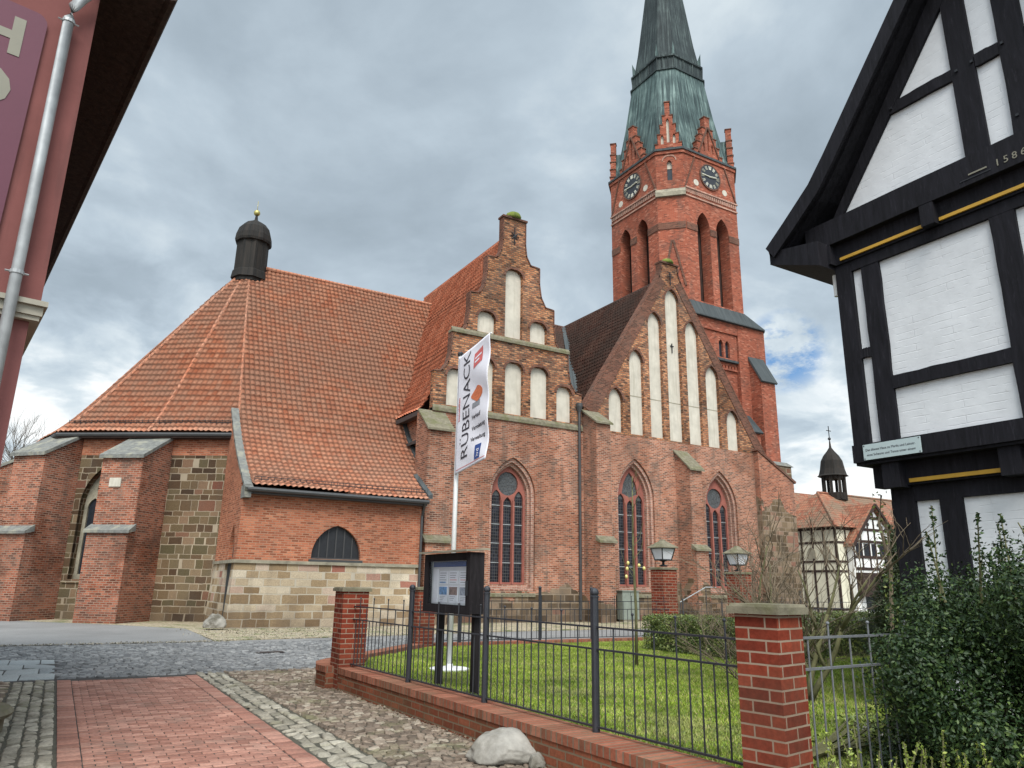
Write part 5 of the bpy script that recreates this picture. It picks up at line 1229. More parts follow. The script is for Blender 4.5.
def rq(dist0, dist1, o0, o1, z0a, z1a, zo0, zo1):
    """roof strip along the side eave: outer edge offsets and heights"""
    a, b, c, d = corner(dist0, o0), corner(dist1, o0), corner(dist1, o1), corner(dist0, o1)
    return [(a.x, a.y, z0a), (b.x, b.y, z0a), (c.x, c.y, zo0), (d.x, d.y, zo0), (a.x, a.y, z1a), (b.x, b.y, z1a), (c.x, c.y, zo1), (d.x, d.y, zo1)]
MB().hexa(rq(-.30, 11.4, -.1, .50, 7.13, 7.17, 7.02, 7.05)).build('eave_soffit', M['wood_dark'], lh)
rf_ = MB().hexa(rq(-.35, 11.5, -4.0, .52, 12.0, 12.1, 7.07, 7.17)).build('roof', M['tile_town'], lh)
g2_ = MB(); p0_, p1_ = corner(-.35, .545), corner(11.5, .545); g2_.tube([(p0_.x, p0_.y, 7.08), (p1_.x, p1_.y, 7.08)], .065, 8); g2_.build('gutter', M['wood_dark'], lh)
pp = [LF(.02, 6.99, .12), LF(-.05, 6.93, .14), LF(-.14, 6.80, .12), LF(-.2, 6.68, .10), LF(-.215, 6.55, .09), LF(-.215, 5.0, .09), LF(-.215, 0, .09)]
pp = [LF(.12, 7.07, .06)]+pp
dpi = MB().tube(pp, .045, 12).build('downpipe', M['zinc'], lh, smooth=True)
for z in (6.5, 4.02, 1.8): MB().tube([LF(-.215, z, .09), LF(-.215, z+.03, .09)], .053, 12).tube([LF(-.215, z+.015, 0), LF(-.215, z+.015, .09)], .01, 5).tube([LF(-.30, z+.015, .09), LF(-.13, z+.015, .09)], .008, 4).build('pipe_clip', M['zinc'], dpi)
sgn = thing('sign_panel', tuple(LF(-1.2, 5.5, .02)), 'plum coloured sign panel with faded cream letters on the red house wall', 'sign')
r_ = .10; ol = [(-2.2, 3.95), (-.40-r_*0, 3.95)]+[(-.36-r_+r_*math.cos(t), 6.52-r_+r_*math.sin(t)) for t in np.linspace(0, math.pi/2, 7)]+[(-2.2, 6.55)]
MB().prism(LF, ol, .0, .03).build('panel', M['plum'], sgn)
text('H', LF, -.86, 6.03, .50, M['sign_cream'], sgn, d=.032, ext=.003, bold=.02, name='letter'); text('O', LF, -.93, 5.50, .50, M['sign_cream'], sgn, d=.032, ext=.003, bold=.02, name='letter')

# ================================================================== half-timbered house, right
hh = thing('half_timbered_house', (3.15, -22.03, 0), 'old half-timbered house with black beams and white painted brick panels', 'house')
HX, HY = 3.15, -22.03
H = frame((HX, HY, 0), (0, -1, 0), (-1, 0, 0))        # s = towards the viewer, d outward
WBk = M['white_brick']; TB = M['wood_black']
GW = 4.9; AX = GW/2                                     # gable width, apex position
MB().box(HX+.02, HX+8, HY-GW, HY, 3.2, 6.45).build('upper_wall', WBk, hh)
MB().box(HX-.02, HX+8, HY-GW, HY, 3.105, 3.19).build('jetty_soffit', TB, hh)
MB().box(HX+.27, HX+8, HY-GW+.25, HY-.25, 0, 3.10).build('lower_wall', WBk, hh)
HIN = frame((HX+.02, HY, 0), (0, -1, 0), (-1, 0, 0))
MB().prism(HIN, [(-.05, 6.3), (GW+.05, 6.3), (AX, 9.55)], -.3, 0).build('gable_infill', WBk, hh)
def beam(name, s0, s1, z0, z1, d0=-.08, d1=.025, top=None, wob=.0):
    m = MB(); j = lambda k=.009: random.uniform(-k, k)
    if not top and name in ('post', 'rail', 'gable_rail', 'gable_post', 'gable_beam'):
        v_ = (z1-z0) > (s1-s0); N_ = 8; rg_ = []
        for k in range(N_+1):
            f = k/N_; o1, o2 = j(), j(); dd = d1+j(.004)
            if v_: z = z0+(z1-z0)*f; rg_.append([H(s0+o1, z, dd), H(s1+o2, z, dd), H(s1+o2, z, d0), H(s0+o1, z, d0)])
            else: x = s0+(s1-s0)*f; rg_.append([H(x, z0+o1*.7, dd), H(x, z0+o1*.7, d0), H(x, z1+o2*.7, d0), H(x, z1+o2*.7, dd)])
        return m.loft(rg_).build(name, TB, hh)
    if top: m.hexa([H(s0, z0, d1), H(s1, z0, d1), H(s1, z0, d0), H(s0, z0, d0), H(top[0], z1, d1), H(top[1], z1, d1), H(top[1], z1, d0), H(top[0], z1, d0)])
    else: m.fbox(H, s0, s1, z0, z1, d0, d1)
    return m.build(name, TB, hh)
# upper storey frame
beam('corner_post', .0, .225, 3.36, 5.76, -.25, .04)
beam('post', .365, .60, 3.36, 5.72); beam('post', 1.955, 2.215, 3.36, 5.66); beam('post', 3.35, 3.6, 3.36, 5.7); beam('corner_post', GW-.24, GW, 3.36, 5.76, -.25, .04)
beam('rail', .225, .365, 4.46, 4.58); beam('rail', .60, 1.955, 3.98, 4.14); beam('rail', 2.215, 3.35, 4.0, 4.15); beam('rail', 3.6, GW-.24, 4.0, 4.15)
beam('sill_beam', -.02, GW+.02, 3.14, 3.362, -.3, .05); beam('wall_plate', .0, GW, 5.66, 5.80, -.2, .03)
# jetty zone above: beam ends, dark boards, ochre fillet
beam('jetty_board', .0, GW, 5.80, 6.08, -.2, .06)
MB().fbox(H, .12, 1.27, 5.835, 5.875, .06, .085).build('ochre_fillet', M['ochre'], hh); MB().fbox(H, 1.45, 3.2, 5.835, 5.875, .06, .085).build('ochre_fillet', M['ochre'], hh)
for s in (-.12, 1.28, 3.22, GW-.1): MB().fbox(H, s, s+.16, 5.80, 6.07, -.3, .17).build('beam_end', TB, hh)
gb = beam('gable_beam', -.32, GW+.32, 6.08, 6.43, -.3, .16)
for k_, chh in enumerate('1586'): text(chh, H, 2.165+k_*.088, 6.155, .115, M['sign_cream'], hh, d=.162, ext=.004, name='carved_date')
MB().fbox(H, 1.88, 2.08, 6.19, 6.207, .16, .166).build('carved_mark', M['sign_cream'], hh); MB().fbox(H, 1.78, 2.12, 6.145, 6.158, .16, .164).build('carved_mark', M['iron'], hh)
# gable timbers
MB().prism(H, [(.0, 6.43), (.14, 6.43), (1.98, 8.86), (AX, 9.49), (AX, 9.6), (1.7, 8.85)], -.1, .03).build('rafter', TB, hh)
MB().prism(H, [(GW, 6.43), (GW-.14, 6.43), (GW-1.98, 8.86), (AX, 9.49), (AX, 9.6), (GW-1.7, 8.85)][::-1], -.1, .03).build('rafter', TB, hh)
beam('gable_post', 1.815, 2.085, 6.43, 9.0, top=(1.80, 2.06)); beam('gable_post', 2.345, 2.62, 6.43, 9.4); beam('gable_post', 2.9, 3.15, 6.43, 8.9)
beam('gable_rail', .95, 1.815, 7.565, 7.715); beam('gable_rail', 2.085, 2.345, 7.57, 7.73); beam('gable_rail', 2.62, 2.9, 7.57, 7.73); beam('gable_rail', 3.15, GW-.95, 7.565, 7.715)
pgs = MB()
for s, z in ((1.86, 7.63), (2.04, 7.64), (2.38, 7.66), (1.02, 7.62), (2.4, 6.7)): pgs.fbox(H, s, s+.03, z, z+.03, .025, .045)
[m.build('wooden_peg', M['iron'], hh) for m in pgs.islands()]
# roof: verge with sprocketed foot
RO = [(-.80, 6.28), (-.45, 6.56), (-.02, 6.92), (.25, 7.24), (AX+.02, 10.10)]
def slope(pts, th): return pts+[(x-.02, z-th) for x, z in reversed(pts)]
for sg in (1, -1):
    P_ = [(x if sg > 0 else GW-x, z) for x, z in RO]
    lo = [(x+(.03 if sg > 0 else -.03), z-.13) for x, z in P_]
    ply = P_+lo[::-1]; ply = ply if sg < 0 else ply[::-1]
    MB().prism(H, ply, -8, .36).build('roof', M['wood_dark'] if False else M['tile_town'], hh)
    lo1 = [(x+(.12 if sg > 0 else -.12), z-.16) for x, z in P_]; up1 = [(x-(.01 if sg > 0 else -.01), z+.02) for x, z in P_]
    ply = up1+lo1[::-1]; ply = ply if sg < 0 else ply[::-1]
    MB().prism(H, ply, .36, .40).build('bargeboard', TB, hh)
    sf0 = [(x+(.03 if sg > 0 else -.03), z-.132) for x, z in P_]; sf1 = [(x+(.05 if sg > 0 else -.05), z-.21) for x, z in P_]
    ply = sf0+sf1[::-1]; ply = ply if sg < 0 else ply[::-1]
    MB().prism(H, ply, .10, .26).build('verge_rafter', TB, hh)
    lo2 = [(x+(.05 if sg > 0 else -.05), z-.155) for x, z in P_]; ply = lo+lo2[::-1]; ply = ply if sg < 0 else ply[::-1]
    MB().prism(H, ply, -8, .355).build('verge_soffit', TB, hh)
MB().hexa([H(-.78, 6.05, .36), H(.0, 5.75, .36), H(.0, 5.75, -8), H(-.78, 6.05, -8), H(-.78, 6.24, .36), H(.0, 6.10, .36), H(.0, 6.10, -8), H(-.78, 6.24, -8)]).build('eave_soffit', TB, hh)
MB().tube([H(-.07, 5.72, -.05), H(-.07, 5.42, -.05)], .035, 8).build('white_pipe_stub', M['white_metal'], hh)
# lower storey
H2 = frame((HX+.25, HY, 0), (0, -1, 0), (-1, 0, 0))
def lbeam(name, s0, s1, z0, z1, d0=-.1, d1=.02): return MB().fbox(H2, s0, s1, z0, z1, d0, d1).build(name, TB, hh)
lbeam('corner_post', .25, .545, 0, 2.66, -.25, .03); lbeam('post', .83, 1.09, 0, 2.64); lbeam('post', 2.35, 2.6, 0, 2.64); lbeam('post', 3.4, 3.65, 0, 2.64); lbeam('corner_post', GW-.5, GW-.25, 0, 2.66)
lbeam('wall_plate', .25, GW-.25, 2.64, 2.83); lbeam('jetty_board', .1, GW-.1, 2.83, 3.14, -.1, .10); lbeam('sill_beam', .25, GW-.25, 0, .3, -.2, .05); lbeam('rail', .25, GW-.25, 1.35, 1.5)
MB().fbox(H2, .565, 1.62, 2.855, 2.90, .10, .125).build('ochre_fillet', M['ochre'], hh); MB().fbox(H2, 1.86, 3.0, 2.855, 2.90, .10, .125).build('ochre_fillet', M['ochre'], hh)
for s in (.30, 1.64, 3.02): MB().fbox(H2, s, s+.22, 2.80, 3.13, -.2, .23).build('beam_end', TB, hh)
# inscription plate
isn = thing('inscription_plate', tuple(H(.15, 3.16, .06)), 'small white plate with two lines of dark lettering on the corner sill beam', 'plate')
MB().fbox(H, .14, .87, 3.155, 3.345, .052, .066).build('plate', simple('pale_blue_green_enamel', (.42, .50, .50), .5, var=.05), isn)
for pz in ((.155, 3.17), (.855, 3.17), (.155, 3.33), (.855, 3.33)): MB().fbox(H, pz[0]-.006, pz[0]+.006, pz[1]-.006, pz[1]+.006, .066, .07).build('screw', M['iron'], isn)
text('Das älteste Haus zu Markt und Leinstr.', H, .172, 3.262, .0405, M['ink'], isn, d=.067, ext=.0008); text('einst Scheune und Tenne unter einem', H, .185, 3.20, .0405, M['ink'], isn, d=.067, ext=.0008)

# ================================================================== town hall beyond
thl = thing('town_hall', (49, 11, 0), 'distant half-timbered hall with rust red roof, cross gable and small bell turret', 'town hall')
TX0, TY0 = 44.0, 8.2
TW = dict(w0=frame((0, TY0, 0), (1, 0, 0), (0, -1, 0)))
f0 = frame((0, TY0, 0), (1, 0, 0), (0, -1, 0)); fl0 = frame((TX0, 0, 0), (0, -1, 0), (-1, 0, 0))
MB().box(TX0, 70, TY0, TY0+7, 0, 6.3).build('wall', M['cream_plaster'], thl)
zr_ = 9.3; e_ = .45
RF = [(TX0-e_, TY0-e_, 6.2), (70, TY0-e_, 6.2), (70, TY0+7+e_, 6.2), (TX0-e_, TY0+7+e_, 6.2), (TX0+3.1, TY0+3.5, zr_), (70, TY0+3.5, zr_)]
MB().add(RF, [(0, 1, 5, 4), (2, 3, 4, 5), (3, 0, 4), (0, 3, 2, 1)]).build('roof', M['tile_town'], thl)
MB().tube([RF[4], RF[5]], .12, 6).build('ridge_tiles', M['tile_town'], thl); MB().tube([RF[0], RF[4]], .11, 6).build('ridge_tiles', M['tile_town'], thl)
tim = MB()
for y in np.linspace(-TY0-7, -TY0, 8): tim.fbox(fl0, y-.08, y+.08, 0, 6.3, 0, .04)
for z in (.2, 2.9, 3.6, 5.0, 6.0): tim.fbox(fl0, -TY0-7, -TY0, z, z+.16, 0, .045)
tim.build('timber_frame', M['wood_dark'], thl)
for y in np.linspace(-TY0-6.2, -TY0-.8, 5): MB().prism(fl0, arch(y, .7, 3.9, 4.3, 4.75, 5), .0, .06).build('arched_panel', M['stone_trim'], thl)
tim = MB()
for x in np.arange(TX0, 68, 1.1): tim.fbox(f0, x, x+.15, 0, 6.3, 0, .04)
for z in (.2, 2.9, 3.6, 5.0, 6.0): tim.fbox(f0, TX0, 69, z, z+.16, 0, .045)
tim.build('timber_frame', M['wood_dark'], thl)
# cross gable wing
GX0, GX1, GY = 45.2, 50.7, 7.7
fg = frame((0, GY, 0), (1, 0, 0), (0, -1, 0))
wg_ = MB().box(GX0, GX1, GY, TY0+3, 0, 5.2).prism(fg, [(GX0, 5.2), (GX1, 5.2), ((GX0+GX1)/2, 7.75)], -3, 0).build('wing_wall', M['white_plaster'], thl)
gm = (GX0+GX1)/2
MB().hexa([(GX0-.35, GY-.4, 4.75), (gm, GY-.4, 7.9), (gm, TY0+3.5, 7.9), (GX0-.35, TY0+3.5, 4.75), (GX0-.35, GY-.4, 4.95), (gm, GY-.4, 8.12), (gm, TY0+3.5, 8.12), (GX0-.35, TY0+3.5, 4.95)]).build('wing_roof', M['tile_town'], thl)
MB().hexa([(GX1+.35, GY-.4, 4.75), (gm, GY-.4, 7.9), (gm, TY0+3.5, 7.9), (GX1+.35, TY0+3.5, 4.75), (GX1+.35, GY-.4, 4.95), (gm, GY-.4, 8.12), (gm, TY0+3.5, 8.12), (GX1+.35, TY0+3.5, 4.95)]).build('wing_roof', M['tile_town'], thl)
bb = MB(); strip(bb, fg, [(GX0-.3, 4.72), (gm, 7.88)], .2, .36, .45); strip(bb, fg, [(gm, 7.88), (GX1+.3, 4.72)], .2, .36, .45); [m.build('bargeboard', M['wood_dark'], thl) for m in bb.islands()]
tm = MB()
for x in (GX0+.05, GX0+1.0, GX0+1.95, gm-.08+.55-.5, gm+1.0, gm+1.75, GX1-.2):
    hz_ = 5.0+max(0, (2.6-abs(x-gm))/2.75*2.5); tm.fbox(fg, x, x+.15, 3.3, hz_, 0, .05)
for z, hw_ in ((3.1, 2.55), (3.95, 2.55), (5.1, 2.5), (6.0, 1.7), (6.9, .8)): tm.fbox(fg, gm-hw_, gm+hw_, z, z+.2, 0, .055)
tm.build('timber_frame', M['wood_dark'], thl)
for x in np.arange(GX0+.4, GX1-.8, .95): wn_ = MB().fbox(fg, x, x+.6, 4.15, 5.05, .0, .03).build('window', M['pane'], thl)
for x in (GX0+1.0, GX0+2.9): MB().fbox(fg, x, x+1.4, .2, 2.5, 0, .04).build('window', M['pane'], thl)
MB().fbox(fg, GX0+.1, GX0+2.8, 1.2, 2.9, .04, .5).build('dark_awning', M['wood_dark'], thl); MB().fbox(fg, GX1-1.4, GX1-.5, .3, 2.6, .045, .09).build('blue_door', M['photo_blue'], thl)
for s, z in ((gm-.6, 6.5), (gm+.6, 6.5), (gm, 7.3)): MB().prism(fg, circ(s, z, .12, 8), 0, .04).build('vent_hole', M['iron'], thl)
# bell turret
BX, BY = 49.3, 11.7
zz0 = 8.9
tt_ = MB()
for k in range(8): t = math.pi/4*k+.39; tt_.tube([(BX+.85*math.cos(t), BY+.85*math.sin(t), zz0), (BX+.85*math.cos(t), BY+.85*math.sin(t), 10.85)], .13, 5)
tt_.lathe((BX, BY, 0), [(.98, 8.8), (.98, 9.4)], 8).lathe((BX, BY, 0), [(.9, 10.55), (.9, 10.9)], 8)
to2 = tt_.build('bell_turret', M['lead_dark'], thl)
MB().lathe((BX, BY, 10.8), [(1.25, 0), (1.1, .15), (.98, .6), (.86, 1.3), (.62, 1.75), (.3, 2.15), (.1, 2.45), (.05, 3.0)], 8).build('turret_cap', M['lead_dark'], to2)
MB().tube([(BX, BY, 13.6), (BX, BY, 15.1)], .04, 5).ball((BX, BY, 14.0), .13).tube([(BX-.3, BY, 14.7), (BX+.3, BY, 14.7)], .035, 4).build('weather_vane', M['iron'], to2)
# further roofs and houses
def bghouse(x0, x1, y0, y1, ze, zr2, wall, label, ax='x'):
    t = thing('background_house', ((x0+x1)/2, (y0+y1)/2, 0), label, 'house', 'houses beyond the church square')
    MB().box(x0, x1, y0, y1, 0, ze).build('wall', wall, t)
    ym, xm = (y0+y1)/2, (x0+x1)/2; e = .4
    if ax == 'x': P = [(x0-e, y0-e, ze), (x1+e, y0-e, ze), (x1+e, y1+e, ze), (x0-e, y1+e, ze), (x0-e, ym, zr2), (x1+e, ym, zr2)]; F = [(0, 1, 5, 4), (2, 3, 4, 5), (0, 4, 3), (1, 2, 5), (3, 2, 1, 0)]
    else: P = [(x0-e, y0-e, ze), (x1+e, y0-e, ze), (x1+e, y1+e, ze), (x0-e, y1+e, ze), (xm, y0-e, zr2), (xm, y1+e, zr2)]; F = [(0, 4, 5, 3), (1, 2, 5, 4), (0, 1, 4), (2, 3, 5), (3, 2, 1, 0)]
    MB().add(P, F).build('roof', M['tile_town'], t)
    f_ = frame((0, y0, 0), (1, 0, 0), (0, -1, 0))
    for zc in (1.0, 3.6):
        if zc+1.3 > ze: break
        for x in np.arange(x0+.8, x1-1.2, 2.1):
            w_ = MB().fbox(f_, x, x+.9, zc, zc+1.3, 0, .03).build('window', M['pane'], t)
            fw = MB(); fw.prism(f_, [(x-.08, zc-.08), (x+.98, zc-.08), (x+.98, zc+1.38), (x-.08, zc+1.38)], .0, .06, [[(x, zc), (x+.9, zc), (x+.9, zc+1.3), (x, zc+1.3)]]); fw.fbox(f_, x+.43, x+.47, zc, zc+1.3, .03, .05); fw.build('window_frame', M['white_metal'], w_)
    return t
bghouse(52, 66, 22, 30, 7.2, 11.8, M['cream_plaster'], 'cream house with brown roof showing behind the town hall')
bghouse(56, 72, -12, -4, 5.6, 9.5, M['white_plaster'], 'white house with red roof far behind the dark conifer')
bghouse(-60, -48, 6, 20, 5.5, 9.8, M['white_plaster'], 'white house at the far left end of the street')
bghouse(70, 90, 0, 30, 6.5, 11, M['cream_plaster'], 'long cream house at the far right end of the square', 'y')
an_ = thing('brick_annex', (-8.5, 13, 0), 'low brick annex wall continuing left behind the choir buttresses', 'annex')
MB().box(-10.6, -7.3, 12.6, 18, 0, 6.0).build('wall', M['brick_choir'], an_); MB().hexa([(-10.8, 12.4, 5.9), (-7.2, 12.4, 6.5), (-7.2, 18.2, 6.5), (-10.8, 18.2, 5.9), (-10.8, 12.4, 6.05), (-7.2, 12.4, 6.65), (-7.2, 18.2, 6.65), (-10.8, 18.2, 6.05)]).build('coping', M['slate_slab'], an_)

# ================================================================== plants
def branchy(name, base, label, cat, stems, mat, mat2=None, seed=1, spread=.5, height=3., r0=.035, levels=4, kids=3, up=.25, twig_up=.1, group=None, droop=0.):
    r = random.Random(seed); t = thing(name, base, label, cat, group); big, small = MB(), MB()
    def grow(p, d, L, rad, lev):
        pts = [p]; n = 4 if lev < 3 else 3; q = p.copy(); dd = d.copy()
        for i in range(n):
            dd = (dd+Vector((r.gauss(0, .13), r.gauss(0, .13), r.gauss(up*.12, .07)-droop*.1))).normalized(); q = q+dd*L/n; pts.append(q.copy())
        (big if lev < 2 else small).tube(pts, [rad*(1-.5*i/n) for i in range(n+1)], 6 if lev < 2 else 3, cap=lev < 2)
        if lev >= levels: return
        for k in range(kids+(1 if lev == 1 else 0)):
            f = r.uniform(.25, 1.) if k else 1.; i = min(int(f*n), n-1); pp = pts[i].lerp(pts[i+1], f*n-i) if f < 1 else pts[-1]
            a = r.uniform(0, 6.283); side = Vector((math.cos(a), math.sin(a), r.uniform(-.1, .5)+twig_up)); grow(pp, (dd*.95+side*r.uniform(.45, .95)).normalized(), L*r.uniform(.5, .8), rad*.55, lev+1)
    for k in range(stems):
        a = 6.283*k/stems+r.uniform(-.4, .4); d = Vector((math.cos(a)*spread, math.sin(a)*spread, 1)).normalized()
        grow(Vector(base)+Vector((math.cos(a), math.sin(a), 0))*.06, d, height*r.uniform(.38, .5), r0*r.uniform(.7, 1.1), 0)
    big.build('trunk', mat, t, smooth=True); small.build('twigs', mat2 or mat, t); return t
branchy('bare_shrub', (2.95, -21.1, .25), 'leafless spreading shrub with mossy stems and many thin twigs on the lawn', 'shrub', 6, M['bark_green'], M['twig'], seed=11, spread=.5, height=2.5, r0=.042, levels=4, kids=3)
branchy('bare_shrub', (3.3, -20.0, .25), 'second leafless shrub of low arching brown twigs beside the clipped hedge', 'shrub', 8, M['twig'], M['twig'], seed=9, spread=1.3, height=1.9, r0=.012, levels=3, kids=4, up=-.05)
sp_ = thing('sapling', (3.69, -17.01, .25), 'thin straight young tree with a green mossy stem hung with yellow eggs', 'sapling')
MB().tube([(3.69, -17.01, .24), (3.70, -17.02, 1.2), (3.685, -17.0, 2.2), (3.70, -17.01, 3.6)], [.032, .026, .02, .008], 7).build('stem', M['bark_green'], sp_, smooth=True)
tw0 = MB(); rr_ = random.Random(3)
for k in range(16):
    z_ = 1.75+.115*k; a_ = rr_.uniform(0, 6.28); L_ = rr_.uniform(.25, .5)*(1-k*.02); d_ = Vector((math.cos(a_), math.sin(a_), 0))
    b_ = Vector((3.69, -17.01, z_)); tw0.tube([b_, b_+d_*L_*.45+Vector((0, 0, L_*.4)), b_+d_*L_*.62+Vector((0, 0, L_*1.1))], [.007, .005, .002], 4)
tw0.build('twigs', M['bark_green'], sp_)
r = random.Random(5)
for k, (x, y, z, nm_) in enumerate([(-.14, .0, 1.92, 'leftmost lower'), (-.12, .05, 2.02, 'left upper'), (.10, -.05, 1.98, 'middle'), (.20, -.1, 1.93, 'right'), (-.16, .1, 1.78, 'lowest')]):
    px, py = 3.69+R0.x*x*.9, -17.01+R0.y*x*.9
    eg = thing('easter_egg', (px, py, z), 'small yellow plastic egg hanging from the sapling', 'egg', 'yellow eggs on the sapling')
    MB().ball((px, py, z), .027, 10, 8, 1.3).build('shell', M['egg'], eg, smooth=True); MB().tube([(px, py, z+.04), (3.69+(px-3.69)*.8, -17.01+(py+17.01)*.8, z+.13)], .003, 3).build('string', M['twig'], eg)
branchy('bare_tree', (-8.1, 31.9, 0), 'bare tree far away at the left behind the red house edge', 'tree', 1, M['twig_grey'], M['twig_grey'], seed=12, spread=.05, height=11.5, r0=.2, levels=5, kids=4)

def leafmass(name, label, cat, mat, centre, blobs, n, size, seed, trunk=True, shell=.5, aspect=.5, group=None, spikes=(), nspk=0, kind=None, core=None):
    """blobs: list of (dx,dy,dz,rx,ry,rz)"""
    r = np.random.default_rng(seed); t = thing(name, centre, label, cat, group)
    vol = np.array([b[3]*b[4]*b[5] for b in blobs])**.67; cnt = (n*vol/vol.sum()).astype(int); P, N = [], []
    for b, m in zip(blobs, cnt):
        u = r.normal(size=(m, 3)); u /= np.linalg.norm(u, axis=1)[:, None]; rad = (shell+(1-shell)*r.random((m, 1)))*(1+.10*r.normal(size=(m, 1)))
        P.append(np.array(centre)+np.array(b[:3])+u*rad*np.array(b[3:])); N.append(u/np.array(b[3:]))
    for (x0, y0, z0_, x1, y1, z1_, rr) in spikes:
        f = r.random((nspk, 1)); c = np.array([x0, y0, z0_])*(1-f)+np.array([x1, y1, z1_])*f+np.array(centre); o = r.normal(size=(nspk, 3))*rr*(1.1-f); P.append(c+o); N.append(o+.3)
    P, N = np.concatenate(P), np.concatenate(N); k = P[:, 2] > .03; P, N = P[k], N[k]; N /= np.linalg.norm(N, axis=1)[:, None]+1e-9
    V, F = leaves(P, N, size, .55, aspect, seed); mk('foliage', V, F, mat, t)
    if trunk:
        m = MB()
        for b in blobs[:14]: m.tube([centre, (centre[0]+b[0]*.6, centre[1]+b[1]*.6, centre[2]+b[2]*.6), (centre[0]+b[0], centre[1]+b[1], centre[2]+b[2]+b[5]*.5)], [.03, .02, .006], 5)
        for s in spikes: m.tube([(centre[0]+s[0], centre[1]+s[1], centre[2]+s[2]), (centre[0]+s[3], centre[1]+s[4], centre[2]+s[5])], [.009, .004], 4)
        m.build('stems', M['bark_green'], t)
    return t
r = np.random.default_rng(21); bl_ = []
HC = np.array([1.15, -25.0]) 
for k in range(70):
    a = r.random()*6.283; q = r.random()**.5; zc = .2+1.3*r.random(); rad = 1.25*(1-.25*max(0, zc-.9))
    bl_.append((math.cos(a)*q*rad, math.sin(a)*q*rad, zc, .30+.16*r.random(), .30+.16*r.random(), .30+.18*r.random()))
spk = []
for k in range(18):
    a = r.random()*6.283; q = r.random()**.5*1.2; x, y = math.cos(a)*q, math.sin(a)*q; spk.append((x, y, 1.45, x+r.normal()*.08, y+r.normal()*.08, 1.8+.42*r.random(), .05))
leafmass('holly_bush', 'large dark glossy holly bush in front of the half-timbered house', 'bush', M['holly'], (HC[0], HC[1], .08), bl_, 210000, .0165, 5, shell=.4, spikes=spk, nspk=110)
bl_ = []; spk = []
for k in range(30):
    q = r.random()*.95-.45; bl_.append((R0.x*q+r.normal()*.08, R0.y*q+r.normal()*.08, .08+.24*r.random(), .13, .13, .12))
for k in range(40):
    q = r.random()*1.05-.5; x, y = R0.x*q+r.normal()*.08, R0.y*q+r.normal()*.08; spk.append((x, y, .12, x+r.normal()*.08, y+r.normal()*.08, .38+.3*r.random(), .022))
leafmass('low_shrub', 'low yellow-green leafy shrub at the foot of the nearest pillar', 'shrub', M['limeleaf'], (-.62, -24.66, .08), bl_, 5200, .015, 6, shell=.3, spikes=spk, nspk=70)
bl_ = [(r.random()*1.4, r.normal()*.15, .12+.12*r.random(), .16, .16, .14) for k in range(14)]
leafmass('low_shrub', 'low green plants growing inside the grey railing', 'shrub', M['limeleaf'], (.1, -23.3, .27), bl_, 2200, .020, 8, shell=.3)
def hedge(name, label, x0, x1, y0, y1, z0, z1, n, seed, size=.022):
    r = np.random.default_rng(seed); t = thing(name, ((x0+x1)/2, (y0+y1)/2, z0), label, 'hedge', 'clipped hedges inside the plot'); lx, ly, lz = x1-x0, y1-y0, z1-z0
    ar = np.array([ly*lz, ly*lz, lx*lz, lx*lz, lx*ly*1.0]); f = r.choice(5, n, p=ar/ar.sum()); u, v = r.random(n), r.random(n); dp = np.abs(r.normal(size=n))*.05-.02
    bump = .05*np.sin(u*23+seed)*np.sin(v*11)
    X = np.where(f == 0, x0+dp+bump, np.where(f == 1, x1-dp, x0+u*lx)); Y = np.where(f < 2, y0+u*ly, np.where(f == 2, y0+dp+bump, np.where(f == 3, y1-dp, y0+v*ly))); Zz = np.where(f < 4, z0+v*lz, z1-dp+bump)
    nn = np.array([(-1, 0, 0), (1, 0, 0), (0, -1, 0), (0, 1, 0), (0, 0, 1)], float)[f]
    V, F = leaves(np.stack([X, Y, Zz], 1), nn, size, .6, .6, seed); mk('foliage', V, F, M['hedge'], t)
    MB().box(x0+.12, x1-.12, y0+.12, y1-.12, z0-.05, z1-.12).build('dense_interior', M['conifer'], t); return t
hedge('clipped_hedge', 'low clipped box hedge on the lawn in front of the lantern pillar', 6.15, 7.3, -18.2, -14.3, .25, .98, 22000, 31)
hedge('clipped_hedge', 'clipped hedge behind the bare shrub near the conifer', 8.6, 12.4, -17.3, -16.3, .25, 1.1, 16000, 32)
bl_ = [(r.normal()*.08, r.normal()*.08, z, .52*math.sin(min(1, (3.0-z)/2.2)*1.35)+.04, .52*math.sin(min(1, (3.0-z)/2.2)*1.35)+.04, .3) for z in np.arange(.2, 2.8, .14)]
leafmass('conifer', 'dense dark green conical evergreen beside the half-timbered house', 'conifer', M['conifer'], (9.95, -18.1, 0), bl_, 26000, .03, 9, shell=.7)
ivy = thing('climbing_vine', (3.3, -21.9, 0), 'dry climbing vine stem on the far corner of the half-timbered house', 'vine')
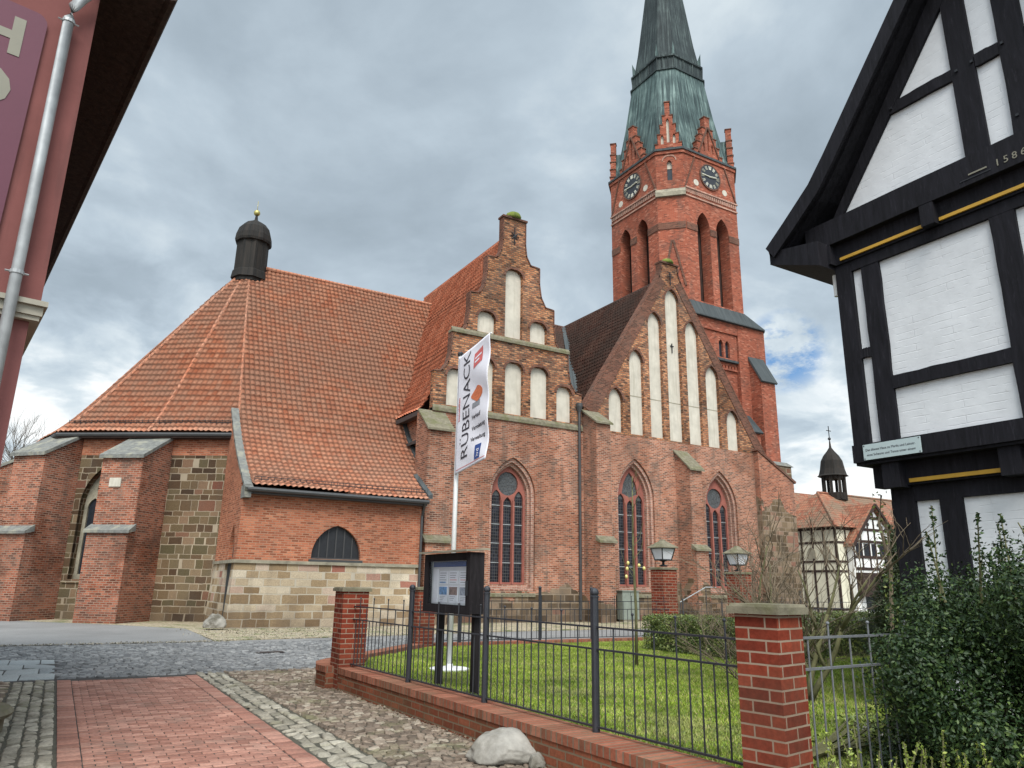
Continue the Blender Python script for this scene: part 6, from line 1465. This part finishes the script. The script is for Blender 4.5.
MB().tube([(3.36, -22.19, 0), (3.31, -22.14, 1.2), (3.38, -22.17, 1.9), (3.30, -22.13, 2.4), (3.38, -22.15, 2.75)], [.03, .026, .024, .02, .012], 6).build('stem', M['twig'], ivy)
V, F = leaves(np.stack([3.34+r.normal(size=160)*.05, -22.13+r.normal(size=160)*.05, 1.2+r.random(160)*1.6], 1), r.normal(size=(160, 3)), .025, seed=3); mk('foliage', V, F, M['hedge'], ivy)
# leaf litter and weeds at wall feet
def litter(n, seed):
    r = np.random.default_rng(seed); x = -1.2-np.abs(r.normal(size=n))*.10-.02; y = -24+10*r.random(n)
    x2 = -1.0+r.random(n)*8; y2 = -1.2-2.5*r.random(n)
    P = np.concatenate([np.stack([x, y, np.full(n, .022)], 1), np.stack([x2, y2, np.full(n, .03)], 1)]); N = np.tile([0, 0, 1.], (len(P), 1)); return leaves(P, N, .016, .4, .6, seed)
def crumbs(n, seed):
    r = np.random.default_rng(seed); t = r.random(n); x = -14+13*t; y = -5.7+np.abs(r.normal(size=n))*.25; x2 = -1.25+r.normal(size=n)*.35; y2 = -5.2+5*r.random(n); x2 = x2+6*r.random(n)
    P = np.concatenate([np.stack([x, y, np.full(n, .014)], 1), np.stack([x2, y2, np.full(n, .022)], 1)]); return leaves(P, np.tile([0, 0, 1.], (2*n, 1)), .022, .5, .8, seed)
V, F = crumbs(1800, 5); mk('loose_gravel', V, F, M['setts_pale'], None, kind='stuff', label='loose gravel crumbs scattered on the asphalt beside the church', cat='gravel')
r = np.random.default_rng(15); n = 2600; q = r.random(n)
P = np.stack([-.80-.34*q+r.normal(size=n)*.012+.17, -23.9+8*q, .33+np.abs(r.normal(size=n))*.012], 1)
V, F = leaves(P, np.tile([0, 0, 1.], (n, 1))+r.normal(size=(n, 3))*.4, .011, .6, .5, 4); mk('moss', V, F, M['hedge'], None, kind='stuff', label='moss and tiny weeds along the back edge of the low wall', cat='moss')
V, F = litter(500, 77); mk('leaf_litter', V, F, M['twig'], None, kind='stuff', label='dry leaves and crumbs scattered along the low wall and gravel', cat='leaf litter')
